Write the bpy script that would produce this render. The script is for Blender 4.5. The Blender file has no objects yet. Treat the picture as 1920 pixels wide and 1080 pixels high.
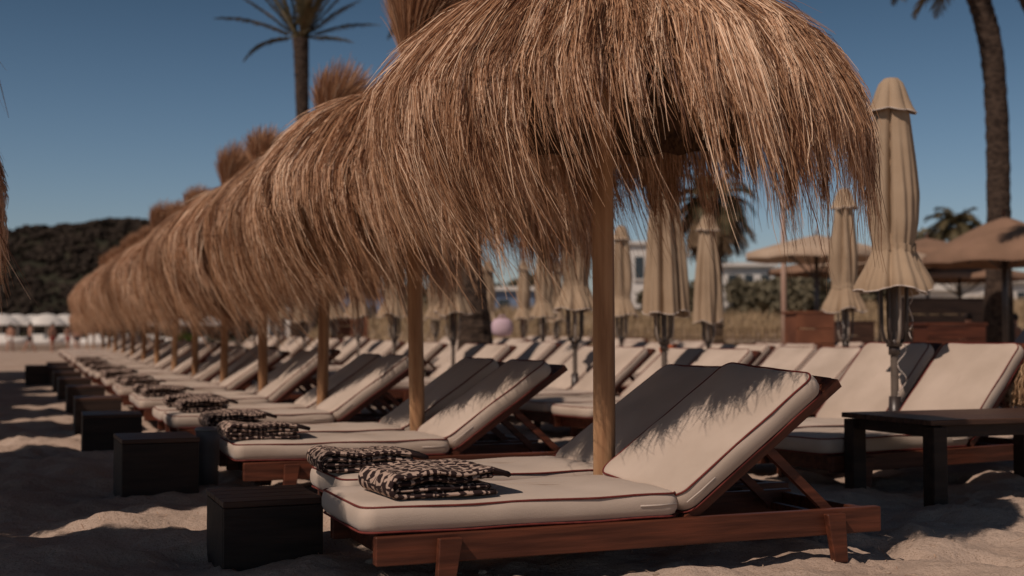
import bpy, bmesh, math, random
import numpy as np
from mathutils import Vector, Matrix, noise

random.seed(7)
RNG = np.random.default_rng(7)
S = bpy.context.scene
C = S.collection
R_ = math.radians

# ------------------------------------------------------------------ camera
F = 2300.0; CX = 960.0; HY = 636.0; H = 0.84          # focal length in photo pixels, horizon row, eye height
cd = bpy.data.cameras.new('camera'); cam = bpy.data.objects.new('camera', cd); C.objects.link(cam)
cam.location = (0, 0, H)
cam.rotation_euler = (R_(90) + math.atan((HY - 540) / F), 0, 0)
cd.sensor_width = 36; cd.lens = F / 1920 * 36
cd.clip_start = .05; cd.clip_end = 3000
cd.dof.use_dof = True; cd.dof.focus_distance = 4.75; cd.dof.aperture_fstop = 2.0; cd.dof.aperture_blades = 9
S.camera = cam

# ------------------------------------------------------------------ light
AZ = R_(48); EL = R_(48)                               # travel direction of the light, height of the sun
d = Vector((math.cos(EL) * math.cos(AZ), math.cos(EL) * math.sin(AZ), -math.sin(EL)))
w = bpy.data.worlds.new('World'); S.world = w; w.use_nodes = True
nt = w.node_tree; bg = nt.nodes['Background']
sky = nt.nodes.new('ShaderNodeTexSky'); sky.sky_type = 'NISHITA'; sky.sun_disc = False
sky.sun_elevation = EL; sky.sun_rotation = math.atan2(-d.x, -d.y)
sky.air_density = 1.0; sky.dust_density = 1.0; sky.ozone_density = 1.3
hs = nt.nodes.new('ShaderNodeHueSaturation'); hs.inputs['Saturation'].default_value = 1.10; hs.inputs['Hue'].default_value = .490
nt.links.new(sky.outputs[0], hs.inputs['Color']); tcw = nt.nodes.new('ShaderNodeTexCoord'); sxw = nt.nodes.new('ShaderNodeSeparateXYZ'); rw = nt.nodes.new('ShaderNodeValToRGB')
nt.links.new(tcw.outputs['Generated'], sxw.inputs[0]); nt.links.new(sxw.outputs['Z'], rw.inputs[0])
rw.color_ramp.elements[0].position = 0; rw.color_ramp.elements[0].color = (.92, .90, 1, 1)
rw.color_ramp.elements[1].position = 1; rw.color_ramp.elements[1].color = (.08, .08, .08, 1)
ew = rw.color_ramp.elements.new(.32); ew.color = (.30, .335, .37, 1)          # sky colour dimmed towards the zenith to hold down the ambient light
mw = nt.nodes.new('ShaderNodeMix'); mw.data_type = 'RGBA'; mw.blend_type = 'MULTIPLY'; mw.inputs['Factor'].default_value = 1
nt.links.new(hs.outputs[0], mw.inputs[6]); nt.links.new(rw.outputs[0], mw.inputs[7]); nt.links.new(mw.outputs[2], bg.inputs[0])
bg.inputs[1].default_value = 0.12
ld = bpy.data.lights.new('sun', 'SUN'); ld.energy = 4.3; ld.angle = R_(.5); ld.color = (1, .82, .69)
sun = bpy.data.objects.new('sun', ld); C.objects.link(sun)
sun.rotation_euler = d.to_track_quat('-Z', 'Y').to_euler()
vs = S.view_settings
S.display_settings.display_device = 'sRGB'
vs.view_transform = 'Standard'; vs.look = 'None'; vs.gamma = 1; vs.exposure = -0.66
S.render.engine = 'CYCLES'

# ------------------------------------------------------------------ helpers
def tag(o, label=None, cat=None, group=None, kind=None):
    if label: o['label'] = label
    if cat: o['category'] = cat
    if group: o['group'] = group
    if kind: o['kind'] = kind
    return o
def empty(name, loc=(0, 0, 0), rz=0, **k):
    o = bpy.data.objects.new(name, None); C.objects.link(o); o.location = loc; o.rotation_euler = (0, 0, rz)
    o.empty_display_size = .1
    return tag(o, **k)
KIDS = {}
def link(name, me, parent=None):
    o = bpy.data.objects.new(name, me); C.objects.link(o)
    if parent: o.parent = parent; KIDS.setdefault(parent.name, []).append(o)
    return o
def copy_tree(o, parent=None):
    c = o.copy(); C.objects.link(c)
    if parent: c.parent = parent; KIDS.setdefault(parent.name, []).append(c)
    for ch in KIDS.get(o.name, []): copy_tree(ch, c)
    return c
class MB:
    def __init__(s): s.v = []; s.f = []; s.sm = []; s.uv = None
    def box(s, c, size, rot=None, taper=1.0):
        b = len(s.v); x, y, z = [q / 2 for q in size]; M = rot or Matrix.Identity(3); c = Vector(c)
        for sx, sy, sz in ((-1,-1,-1),(1,-1,-1),(1,1,-1),(-1,1,-1),(-1,-1,1),(1,-1,1),(1,1,1),(-1,1,1)):
            t = taper if sz > 0 else 1
            s.v.append(tuple(c + M @ Vector((sx*x*t, sy*y*t, sz*z))))
        for q in ((0,3,2,1),(4,5,6,7),(0,1,5,4),(1,2,6,5),(2,3,7,6),(3,0,4,7)):
            s.f.append(tuple(b+i for i in q)); s.sm.append(False)
    def hexa(s, pts):
        b = len(s.v); s.v += [tuple(p) for p in pts]
        for q in ((0,3,2,1),(4,5,6,7),(0,1,5,4),(1,2,6,5),(2,3,7,6),(3,0,4,7)):
            s.f.append(tuple(b+i for i in q)); s.sm.append(False)
    def rings(s, rings, closed=True, cap=True, smooth=True):
        b = len(s.v); n = len(rings[0])
        for r in rings: s.v += [tuple(p) for p in r]
        for i in range(len(rings)-1):
            for j in range(n if closed else n-1):
                k = (j+1) % n
                s.f.append((b+i*n+j, b+i*n+k, b+(i+1)*n+k, b+(i+1)*n+j)); s.sm.append(smooth)
        if cap:
            s.f.append(tuple(b+j for j in reversed(range(n)))); s.sm.append(False)
            s.f.append(tuple(b+(len(rings)-1)*n+j for j in range(n))); s.sm.append(False)
    def tube(s, pts, r, n=10, closed=False, flat=1.0):
        pts = [Vector(p) for p in pts]; rad = r if isinstance(r, (list, tuple)) else [r]*len(pts)
        rs = []; N = len(pts); up = Vector((0, 0, 1))
        for i, p in enumerate(pts):
            a = pts[(i-1) % N] if (closed or i > 0) else p
            c = pts[(i+1) % N] if (closed or i < N-1) else p
            t = (c-a).normalized()
            ref = up if abs(t.z) < .95 else Vector((1, 0, 0))
            x = t.cross(ref).normalized(); y = x.cross(t)
            rs.append([p + x*rad[i]*math.cos(2*math.pi*j/n) + y*rad[i]*flat*math.sin(2*math.pi*j/n) for j in range(n)])
        if closed: rs.append(rs[0])
        s.rings(rs, cap=not closed)
    def build(s, name, mat, parent=None, bevel=0):
        me = bpy.data.meshes.new(name); me.from_pydata(s.v, [], s.f)
        me.polygons.foreach_set('use_smooth', s.sm)
        me.materials.append(mat)
        if bevel:
            bm = bmesh.new(); bm.from_mesh(me)
            bmesh.ops.bevel(bm, geom=list(bm.edges), offset=bevel, segments=1, affect='EDGES', clamp_overlap=True)
            bm.to_mesh(me); bm.free()
        me.update()
        return link(name, me, parent)
def rot(ax, a): return Matrix.Rotation(a, 3, ax)

# photograph -> place
def at(px, py, Y):                                   # the point at depth Y seen at a pixel
    return Vector(((px-CX)/F*Y, Y, H-(py-HY)/F*Y))

# ------------------------------------------------------------------ materials
def _n(nt, t, **k):
    n = nt.nodes.new(t)
    for a, b in k.items(): setattr(n, a, b)
    return n
def mat(name, c1, c2=None, scale=4, rough=.7, bump=0, bscale=40, stretch=(1, 1, 1), detail=6, spec=.3, attr=None, sheen=0, metal=0, ramp=(.35, .65), trans=0, c3=None):
    m = bpy.data.materials.new(name); m.use_nodes = True; nt = m.node_tree; L = nt.links
    p = nt.nodes['Principled BSDF']
    p.inputs['Roughness'].default_value = rough; p.inputs['Specular IOR Level'].default_value = spec
    p.inputs['Metallic'].default_value = metal
    if sheen: p.inputs['Sheen Weight'].default_value = sheen
    tc = _n(nt, 'ShaderNodeTexCoord'); mp = _n(nt, 'ShaderNodeMapping'); mp.inputs['Scale'].default_value = stretch
    oi = _n(nt, 'ShaderNodeObjectInfo'); va = _n(nt, 'ShaderNodeVectorMath', operation='SCALE'); va.inputs[0].default_value = (13, 7, 5)
    L.new(oi.outputs['Random'], va.inputs['Scale'])
    L.new(tc.outputs['Object'], mp.inputs[0])
    ad = _n(nt, 'ShaderNodeVectorMath', operation='ADD'); L.new(mp.outputs[0], ad.inputs[0]); L.new(va.outputs[0], ad.inputs[1])
    if c2 is None: p.inputs['Base Color'].default_value = (*c1, 1)
    else:
        rp = _n(nt, 'ShaderNodeValToRGB')
        rp.color_ramp.elements[0].position = ramp[0]; rp.color_ramp.elements[1].position = ramp[1]
        rp.color_ramp.elements[0].color = (*c1, 1); rp.color_ramp.elements[1].color = (*c2, 1)
        if c3: e = rp.color_ramp.elements.new((ramp[0]+ramp[1])/2); e.color = (*c3, 1)
        if attr:
            a = _n(nt, 'ShaderNodeAttribute'); a.attribute_name = attr; L.new(a.outputs['Fac'], rp.inputs[0])
        else:
            nz = _n(nt, 'ShaderNodeTexNoise'); nz.inputs['Scale'].default_value = scale; nz.inputs['Detail'].default_value = detail
            L.new(ad.outputs[0], nz.inputs['Vector']); L.new(nz.outputs['Fac'], rp.inputs[0])
        L.new(rp.outputs[0], p.inputs['Base Color'])
    if bump:
        nb = _n(nt, 'ShaderNodeTexNoise'); nb.inputs['Scale'].default_value = bscale; nb.inputs['Detail'].default_value = 6
        L.new(ad.outputs[0], nb.inputs['Vector'])
        bp = _n(nt, 'ShaderNodeBump'); bp.inputs['Strength'].default_value = bump; bp.inputs['Distance'].default_value = .01
        L.new(nb.outputs['Fac'], bp.inputs['Height']); L.new(bp.outputs[0], p.inputs['Normal'])
    if trans:
        tr = _n(nt, 'ShaderNodeBsdfTranslucent'); mx = _n(nt, 'ShaderNodeMixShader'); mx.inputs[0].default_value = trans
        src = p.inputs['Base Color'].links[0].from_socket if p.inputs['Base Color'].links else None
        if src: L.new(src, tr.inputs[0])
        else: tr.inputs[0].default_value = (*c1, 1)
        L.new(p.outputs[0], mx.inputs[1]); L.new(tr.outputs[0], mx.inputs[2])
        L.new(mx.outputs[0], nt.nodes['Material Output'].inputs[0])
    return m
M = {}
M['straw'] = mat('straw', (.098, .031, .013), (.97, .73, .53), attr='tint', rough=.55, ramp=(0, 1), trans=.12, c3=(.57, .32, .178), spec=.4)
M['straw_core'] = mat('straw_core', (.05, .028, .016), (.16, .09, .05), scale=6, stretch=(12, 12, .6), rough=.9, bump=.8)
M['post'] = mat('post_wood', (.27, .135, .065), (.52, .31, .17), scale=3, stretch=(6, 6, .5), rough=.6, bump=.35, bscale=10, c3=(.41, .225, .115))
M['teak'] = mat('teak', (.060, .018, .010), (.145, .043, .022), scale=5, stretch=(.5, 7, 7), rough=.48, bump=.25, bscale=9, c3=(.095, .030, .016))
M['dark_wood'] = mat('dark_wood', (.040, .020, .014), (.095, .048, .031), scale=5, stretch=(.6, 6, 6), rough=.5, bump=.3, bscale=10)
M['dark_side'] = mat('darker_wood', (.018, .011, .009), (.040, .024, .018), scale=4, stretch=(.6, 5, 5), rough=.6, bump=.3, bscale=14)  # darker tone than dark_wood, for side panels, aprons, legs and a counter
M['canvas'] = mat('cream_canvas', (.47, .38, .31), (.59, .485, .405), scale=2.6, rough=.85, bump=.16, bscale=220, sheen=.15)
M['piping'] = mat('red_piping', (.13, .022, .018), (.19, .038, .03), scale=30, rough=.7)
M['zip'] = mat('zip_tape', (.55, .47, .41), rough=.7)
M['cloth'] = mat('parasol_cloth', (.40, .29, .195), (.48, .36, .25), scale=3, rough=.9, bump=.2, bscale=260, trans=.10)
M['trim'] = mat('white_trim', (.62, .55, .50), rough=.8)
M['metal_dark'] = mat('dark_metal', (.03, .022, .02), (.06, .045, .04), scale=8, rough=.38, spec=.6)
M['metal_pale'] = mat('pale_metal', (.36, .30, .25), rough=.45, spec=.6)
M['pole_grey'] = mat('pole_grey', (.10, .08, .068), (.15, .12, .10), scale=9, rough=.45, spec=.5)
M['palm_trunk'] = mat('palm_bark', (.022, .014, .011), (.085, .058, .043), scale=9, stretch=(1, 1, 2.4), rough=.95, bump=1, bscale=14)
M['frond'] = mat('palm_frond', (.06, .055, .026), (.17, .13, .07), scale=3, rough=.6, trans=.15)
M['frond_dry'] = mat('dry_palm_frond', (.11, .07, .04), (.22, .15, .09), scale=3, rough=.8, trans=.1)
M['white'] = mat('white_paint', (.66, .62, .58), (.74, .71, .67), scale=1.5, rough=.6)
M['brown_cloth'] = mat('brown_canvas', (.22, .135, .09), (.28, .17, .115), scale=2, rough=.9)
M['beige_cloth'] = mat('beige_canvas', (.46, .34, .25), (.52, .40, .30), scale=2, rough=.9, trans=.1)
M['rust'] = mat('rust_board', (.13, .05, .028), (.22, .085, .045), scale=3, rough=.7)
M['skin'] = mat('skin', (.42, .22, .15), (.48, .26, .18), scale=5, rough=.55)
M['navy'] = mat('navy_cloth', (.015, .016, .026), rough=.8)
M['red'] = mat('red_cloth', (.35, .05, .04), rough=.8)
M['hair'] = mat('fair_hair', (.20, .10, .05), (.50, .33, .19), scale=26, stretch=(1, 1, .3), rough=.5, bump=.8, bscale=60)
M['dark_hair'] = mat('dark_hair', (.02, .012, .01), rough=.6)
M['blue'] = mat('blue_panel', (.16, .22, .34), (.20, .26, .38), scale=2, rough=.6)
M['glass'] = mat('window_glass', (.03, .04, .05), rough=.1, spec=.6)
M['pink'] = mat('pink_cloth', (.60, .44, .52), (.66, .50, .57), scale=5, rough=.8)
M['green'] = mat('green_cloth', (.10, .34, .03), (.14, .40, .05), scale=6, rough=.8)
M['orange'] = mat('orange_cloth', (.62, .12, .04), (.70, .2, .08), scale=6, rough=.8)
M['grey'] = mat('grey_metal', (.16, .155, .16), (.22, .21, .21), scale=6, rough=.5)
M['leaf'] = mat('shrub_leaf', (.08, .07, .045), (.22, .19, .125), scale=1.2, rough=.7, trans=.1)
M['drygrass'] = mat('dry_grass', (.25, .175, .10), (.46, .34, .21), attr='tint', ramp=(0, 1), rough=.8)
M['pebble'] = mat('pebble', (.22, .16, .12), (.42, .33, .26), scale=20, rough=.8)
M['twig'] = mat('dry_twig', (.5, .40, .30), rough=.7)

# ------------------------------------------------------------------ numpy value noise
_P = RNG.random((256, 256))
def vn(x, y):
    xi = np.floor(x).astype(int); yi = np.floor(y).astype(int); fx = x-xi; fy = y-yi
    fx = fx*fx*(3-2*fx); fy = fy*fy*(3-2*fy)
    g = lambda a, b: _P[a & 255, b & 255]
    return (g(xi, yi)*(1-fx)+g(xi+1, yi)*fx)*(1-fy)+(g(xi, yi+1)*(1-fx)+g(xi+1, yi+1)*fx)*fy-.5
def ss(a, b, x):
    t = np.clip((np.asarray(x, float)-a)/(b-a), 0, 1); return t*t*(3-2*t)
def broad(x, y):
    x = np.asarray(x, float); y = np.asarray(y, float)
    base = .28*ss(11, 44, y)*(1-ss(56, 64, y))
    t = ss(34, 48, y)*ss(-11, -3, x)
    dune = 1.55*t*(1+.25*vn(x*.12+5, y*.12)*2+.12*vn(x*.5, y*.5)*2) - 1.0*ss(55, 90, y)*ss(-11, -3, x)
    return base+dune
_fa = RNG.random(150)*6.28
FP = np.stack([RNG.uniform(-3.6, 4.6, 150), 3.4+8*RNG.random(150)**1.3, np.cos(_fa), np.sin(_fa), RNG.uniform(.10, .15, 150), RNG.uniform(.045, .06, 150), RNG.uniform(.018, .034, 150)], 1)
def fine(x, y):
    a = 1-ss(14, 34, y)*.6
    wx = x+.25*vn(x*.9+11, y*.9); wy = y+.3*vn(x*.8, y*.8+31)
    h = .075*vn(wx*1.7, wy*2.3)+.065*vn(wx*3.9+9, wy*4.6)+.030*vn(x*8+3, y*8.5)+.016*vn(x*21, y*21)+.009*vn(x*37, y*37)
    pit = np.maximum(0, vn(wx*3.3+40, wy*3.3+7)-.16)*.16
    for k in range(len(FP)):                                           # footprints
        fx, fy, c, s_, L, W, dp = FP[k]; dx = x-fx; dy = y-fy; q = ((dx*c+dy*s_)/L)**2+((-dx*s_+dy*c)/W)**2
        h = h-dp*np.exp(-np.minimum(q, 40)**1.5)+dp*.38*np.exp(-np.minimum((np.sqrt(q)-1.45)**2, 40)*7)
    return (h-pit)*a
def gz(x, y): return float(broad(x, y))

# ------------------------------------------------------------------ the sand
def build_sand():
    def ax(lo, a, b, hi, st, g):
        c = list(np.arange(a, b+1e-6, st)); s = st
        left = []; v = a
        while v > lo: s *= g; v -= s; left.append(max(v, lo))
        s = st; right = []; v = c[-1]
        while v < hi: s *= g; v += s; right.append(min(v, hi))
        return np.array(left[::-1]+c+right)
    xs = ax(-1500, -4.5, 5.5, 1500, .032, 1.05); ys = ax(-60, 2.6, 13, 2400, .034, 1.035)
    X, Y = np.meshgrid(xs, ys)
    Z = broad(X, Y)+fine(X, Y)*(1-ss(60, 120, np.abs(X)+Y*.3))-.012
    nx, ny = len(xs), len(ys)
    v = np.stack([X, Y, Z], -1).reshape(-1, 3)
    i = np.arange(ny-1)[:, None]*nx+np.arange(nx-1)[None]
    f = np.stack([i, i+1, i+nx+1, i+nx], -1).reshape(-1, 4)
    me = raw_mesh('sand', v, f)
    m = bpy.data.materials.new('sand'); m.use_nodes = True; nt = m.node_tree; L = nt.links; p = nt.nodes['Principled BSDF']
    p.inputs['Roughness'].default_value = .92; p.inputs['Specular IOR Level'].default_value = .15
    tc = _n(nt, 'ShaderNodeTexCoord')
    n1 = _n(nt, 'ShaderNodeTexNoise'); n1.inputs['Scale'].default_value = 1.3; n1.inputs['Detail'].default_value = 8
    n2 = _n(nt, 'ShaderNodeTexNoise'); n2.inputs['Scale'].default_value = 160; n2.inputs['Detail'].default_value = 3
    n3 = _n(nt, 'ShaderNodeTexNoise'); n3.inputs['Scale'].default_value = 34; n3.inputs['Detail'].default_value = 5
    for n in (n1, n2, n3): L.new(tc.outputs['Object'], n.inputs['Vector'])
    r1 = _n(nt, 'ShaderNodeValToRGB'); r1.color_ramp.elements[0].position = .3; r1.color_ramp.elements[1].position = .7
    r1.color_ramp.elements[0].color = (.42, .315, .25, 1); r1.color_ramp.elements[1].color = (.52, .41, .335, 1)
    r2 = _n(nt, 'ShaderNodeValToRGB'); r2.color_ramp.elements[0].position = .30; r2.color_ramp.elements[1].position = .48
    r2.color_ramp.elements[0].color = (.55, .5, .45, 1); r2.color_ramp.elements[1].color = (1, 1, 1, 1)
    L.new(n1.outputs[0], r1.inputs[0]); L.new(n2.outputs[0], r2.inputs[0])
    mx = _n(nt, 'ShaderNodeMix', data_type='RGBA', blend_type='MULTIPLY'); mx.inputs['Factor'].default_value = 1
    L.new(r1.outputs[0], mx.inputs[6]); L.new(r2.outputs[0], mx.inputs[7])
    # dry scrub colour on the high dune
    sx = _n(nt, 'ShaderNodeSeparateXYZ'); L.new(tc.outputs['Object'], sx.inputs[0])
    mr = _n(nt, 'ShaderNodeMapRange'); mr.inputs[1].default_value = .5; mr.inputs[2].default_value = 1.3; L.new(sx.outputs['Z'], mr.inputs[0])
    rg = _n(nt, 'ShaderNodeValToRGB'); rg.color_ramp.elements[0].position = .4; rg.color_ramp.elements[1].position = .6
    rg.color_ramp.elements[0].color = (.20, .145, .085, 1); rg.color_ramp.elements[1].color = (.36, .265, .175, 1)
    ng = _n(nt, 'ShaderNodeTexNoise'); ng.inputs['Scale'].default_value = 1.1; ng.inputs['Detail'].default_value = 9; L.new(tc.outputs['Object'], ng.inputs['Vector']); L.new(ng.outputs[0], rg.inputs[0])
    m2 = _n(nt, 'ShaderNodeMix', data_type='RGBA'); L.new(mr.outputs[0], m2.inputs['Factor']); L.new(mx.outputs[2], m2.inputs[6]); L.new(rg.outputs[0], m2.inputs[7])
    L.new(m2.outputs[2], p.inputs['Base Color'])
    b1 = _n(nt, 'ShaderNodeBump'); b1.inputs['Strength'].default_value = .5; b1.inputs['Distance'].default_value = .022
    b2 = _n(nt, 'ShaderNodeBump'); b2.inputs['Strength'].default_value = .5; b2.inputs['Distance'].default_value = .006
    L.new(n3.outputs[0], b1.inputs['Height']); L.new(n2.outputs[0], b2.inputs['Height']); L.new(b1.outputs[0], b2.inputs['Normal']); L.new(b2.outputs[0], p.inputs['Normal'])
    me.materials.append(m)
    tag(link('sand', me), kind='structure')
def raw_mesh(name, v, f, smooth=True):
    me = bpy.data.meshes.new(name); n = f.shape[1]
    me.vertices.add(len(v)); me.vertices.foreach_set('co', np.ascontiguousarray(v, np.float32).ravel())
    me.loops.add(f.size); me.loops.foreach_set('vertex_index', np.ascontiguousarray(f, np.int32).ravel())
    me.polygons.add(len(f)); me.polygons.foreach_set('loop_start', np.arange(0, f.size, n, dtype=np.int32))
    me.polygons.foreach_set('loop_total', np.full(len(f), n, np.int32))
    me.polygons.foreach_set('use_smooth', np.full(len(f), smooth, bool))
    me.update(calc_edges=True); me.validate()
    return me
build_sand()

# ribbons: paths (n, k, 3), widths (n, k), tint (n,)
def ribbons(name, P, W, tint, mat_, parent, flat_dir=None):
    n, k, _ = P.shape
    T = np.gradient(P, axis=1); T /= np.linalg.norm(T, axis=2, keepdims=True)+1e-9
    rv = RNG.normal(size=(n, 1, 3)) if flat_dir is None else flat_dir
    side = np.cross(T, rv); side /= np.linalg.norm(side, axis=2, keepdims=True)+1e-9
    A = P+side*W[..., None]/2; B = P-side*W[..., None]/2
    v = np.stack([A, B], 2).reshape(-1, 3)
    base = (np.arange(n)*k*2)[:, None]; j = np.arange(k-1)[None]*2
    f = np.stack([base+j, base+j+1, base+j+3, base+j+2], -1).reshape(-1, 4)
    me = raw_mesh(name, v, f)
    a = me.attributes.new('tint', 'FLOAT', 'POINT'); a.data.foreach_set('value', np.repeat(tint, k*2).astype(np.float32))
    me.materials.append(mat_)
    return link(name, me, parent)

# ------------------------------------------------------------------ the row of straw umbrellas
PH = math.atan((CX-39)/F)                              # the rows run to the vanishing point at x = 39
u = Vector((math.cos(PH), math.sin(PH), 0)); r = Vector((-math.sin(PH), math.cos(PH), 0))
P1 = Vector((-.49, 4.10, 0)); STEP = 2.63
def rowpt(L, Rr): return P1+u*L+r*Rr
PROF = np.array([(0.02,2.33,0),(.25,2.31,.01),(.48,2.245,.03),(.68,2.14,.05),(.85,1.99,.07),(.97,1.80,.05),(1.01,1.60,.05),(1.015,1.40,.05),(1.015,1.2,.05), (1.01, .8, .05)])   # radius, height, drift down wind
_seg = np.r_[0, np.cumsum(np.linalg.norm(np.diff(PROF[:, :2], axis=0), axis=1))]
def prof(t): return np.interp(t, _seg, PROF[:, 0]), np.interp(t, _seg, PROF[:, 1])
def drift(t): return np.interp(t, _seg, PROF[:, 2])
T_RIM = _seg[6]; T_END = _seg[7]+.10
def thatch(n, seed, width, parent, nclump=520, wind=1.0, extra=0.0):
    g = np.random.default_rng(seed); K = 8
    cth = g.random(nclump)*2*math.pi; cend = T_END-.20+extra+g.normal(0, .105, nclump)+.06*np.sin(cth*3+seed)+.05*np.sin(cth*7+1.3*seed)
    cend = cend+np.where(g.random(nclump) < .2, .06+.16*g.random(nclump), 0)       # long straggling locks
    cl = g.integers(0, nclump, n)
    lay = g.random(n)**.8                                             # where up the roof the stalk begins
    t0 = lay*(T_RIM-.05); ln = .55+.35*g.random(n)
    outer = g.random(n) < .50
    t1 = np.where(outer, cend[cl]-.04+np.minimum(g.normal(0, .09, n), .16), np.minimum(t0+ln, cend[cl]))
    stray = g.random(n) < .13; t1 = np.where(stray, t1+.34*g.random(n), t1)
    t0 = np.maximum(np.minimum(t0, t1-.35), 0.0)
    th0 = cth[cl]+g.normal(0, .035, n)+g.normal(0, 1, n)*.014/(.15+lay)
    th1 = cth[cl]+g.normal(0, .018, n)+.035*g.standard_normal(nclump)[cl]
    s = np.linspace(0, 1, K)[None]
    t = t0[:, None]+(t1-t0)[:, None]*s
    R, Z = prof(t)
    th = th0[:, None]+(th1-th0)[:, None]*s**1.2
    tuft = .036*g.standard_normal(nclump)[cl][:, None]
    off = (.015+.055*g.random(n))[:, None]*(.5+.7*s)+tuft*s-.03*(s > .8)*(t > T_RIM)
    off += np.where(stray, .05*g.random(n), 0)[:, None]*s**2
    R = np.maximum(R+off*.7, .01); Z = Z+off*np.clip(1-t/T_RIM, 0, 1)+.012*g.standard_normal((n, 1))*(t < T_RIM*.7)
    hang = np.clip(t-T_RIM*.80, 0, None)
    wn = (.08*hang+.34*hang**2)*wind*np.clip(1.1-1.0*np.cos(th), .1, 3)*(1+.22*g.standard_normal(n))[:, None]*(1+.28*g.standard_normal(nclump)[cl][:, None])
    curl = g.normal(0, .007, (n, 1, 3))*(s**2)[..., None]
    P = np.stack([R*np.cos(th)+wn*.80+drift(t), R*np.sin(th)+wn*.18, Z-.25*wn], -1)+curl
    W = width*(.7+.6*g.random(n))[:, None]*(1-.75*s**3)
    tint = np.clip(.52+.24*g.standard_normal(n)+.16*g.standard_normal(nclump)[cl]-.04*(1-lay), 0.02, 1)
    return ribbons('thatch', P, W, tint, M['straw'], parent)
def tuft(n, seed, width, parent, hgt=.48, spread=.26, lean=.1):
    g = np.random.default_rng(seed+50); K = 10; s = np.linspace(0, 1, K)[None]
    th = g.random(n)*2*math.pi; q = np.sqrt(g.random(n)); hh = hgt*(.75+.3*g.random(n))
    fl = np.clip((s-.36)/.64, 0, 1)
    R = (.028+.035*q)[:, None]*(1-.15*np.sin(math.pi*np.clip(s/.5, 0, 1)))+(spread*q)[:, None]*fl**1.15
    Z = 2.27+hh[:, None]*(s-.20*(q[:, None]**2)*fl**2.2)
    P = np.stack([R*np.cos(th)[:, None]+lean*s**2, R*np.sin(th)[:, None]+.02*s**2, Z], -1)+g.normal(0, .018, (n, 1, 3))*(s**2)[..., None]
    W = width*np.ones(n)[:, None]*(1-.7*s**3)
    ob = ribbons('tuft', P, W, np.clip(.36+.17*g.standard_normal(n), 0, 1), M['straw'], parent)
    return ob
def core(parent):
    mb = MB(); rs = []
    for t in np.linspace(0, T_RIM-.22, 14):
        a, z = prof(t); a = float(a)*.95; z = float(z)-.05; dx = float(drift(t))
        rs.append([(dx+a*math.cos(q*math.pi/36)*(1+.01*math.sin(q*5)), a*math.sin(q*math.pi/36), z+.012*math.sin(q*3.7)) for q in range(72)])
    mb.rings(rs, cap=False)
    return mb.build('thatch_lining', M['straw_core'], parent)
def post(parent, seed=0, h=2.4):
    mb = MB(); rs = []; N = 20
    for i in range(26):
        z = -.05+h*i/25; rs.append([((.047+.0022*noise.noise(Vector((math.cos(a)*1.5, math.sin(a)*1.5, z*2+seed))))*math.cos(a)+.006*noise.noise(Vector((seed, 3, z*.9))),
              (.047+.0025*noise.noise(Vector((math.cos(a)*1.5+9, math.sin(a)*1.5, z*2+seed))))*math.sin(a)+.006*noise.noise(Vector((seed, 8, z*.9))), z) for a in [2*math.pi*j/N for j in range(N)]])
    mb.rings(rs); return mb.build('post', M['post'], parent)
def ribs(parent):
    for k in range(8):
        a = k*math.pi/4+.2; mb = MB(); c = Vector((math.cos(a), math.sin(a), 0))
        mb.tube([c*.05+Vector((0, 0, 2.20)), c*.45+Vector((.03, 0, 2.13)), c*.88+Vector((.08, 0, 1.84))], .012, 6)
        mb.build('rib', M['post'], parent)
def umbrella(loc, seed, n, width, hg, sp, lean, nc=520, extra=0.0):
    e = empty('straw_umbrella', loc)
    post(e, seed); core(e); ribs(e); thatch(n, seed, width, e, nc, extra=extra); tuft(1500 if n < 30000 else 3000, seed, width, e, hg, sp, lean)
    return e
ORD = ['nearest', 'second', 'third', 'fourth', 'fifth', 'sixth', 'seventh', 'eighth', 'ninth', 'tenth', 'eleventh', 'twelfth', 'thirteenth', 'last']
p0 = rowpt(1.246, .74); U = []
U.append(umbrella((p0.x, p0.y, 0), 3, 52000, .0040, .90, .2, .05, 620, -.27))
U.append(umbrella((0, 0, 0), 11, 30000, .0054, 1.05, .22, .10, 480, -.13))
U.append(umbrella((0, 0, 0), 23, 24000, .0065, .84, .23, .13, 420, .0))
U.append(umbrella((0, 0, 0), 31, 18000, .0082, .68, .17, .05, 330, .04))
PJ = [0, 0, .02, -.01, .02, -.01, 0, 0, -.02]+[0]*12
for k in range(14):
    o = U[k] if k < 4 else copy_tree(U[[3, 2, 3][k % 3]])
    p = rowpt(1.246, .74+STEP*k+PJ[k])
    o.location = (p.x, p.y, gz(p.x, p.y)); s_ = (1, 1.04)[k > 2]+(.010*((k*7) % 5-2) if k > 1 else 0)
    o.scale = (1+.02*math.sin(k*2.3)*(k > 0), 1, s_); o.rotation_euler = (R_(1.1*math.sin(k*1.9))*(k > 0), R_(1.0*math.sin(k*3.1+1))*(k > 0), .22*math.sin(k*4.7)*(k > 0))
    tag(o, 'largest straw umbrella, nearest the camera, its thatch filling the top of the photo' if k == 0 else
        'last and farthest straw umbrella, at the far left end of the long row' if k == 13 else '%s straw umbrella of the long row, counting away from the camera' % ORD[k],
        'umbrella', 'straw umbrellas in the long row')
for k, (px, Y) in enumerate(((171, 44), (156, 50), (146, 55))):
    o = copy_tree(U[3]); x = (px-CX)/F*Y; o.location = (x+.45, Y, gz(x, Y)); o.scale = (.8, .8, .84)
    tag(o, '%s of three distant straw umbrellas hidden behind the end of the long row, thin post' % ['nearest', 'middle', 'farthest'][k], 'umbrella', 'straw umbrellas beyond the long row')
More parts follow.
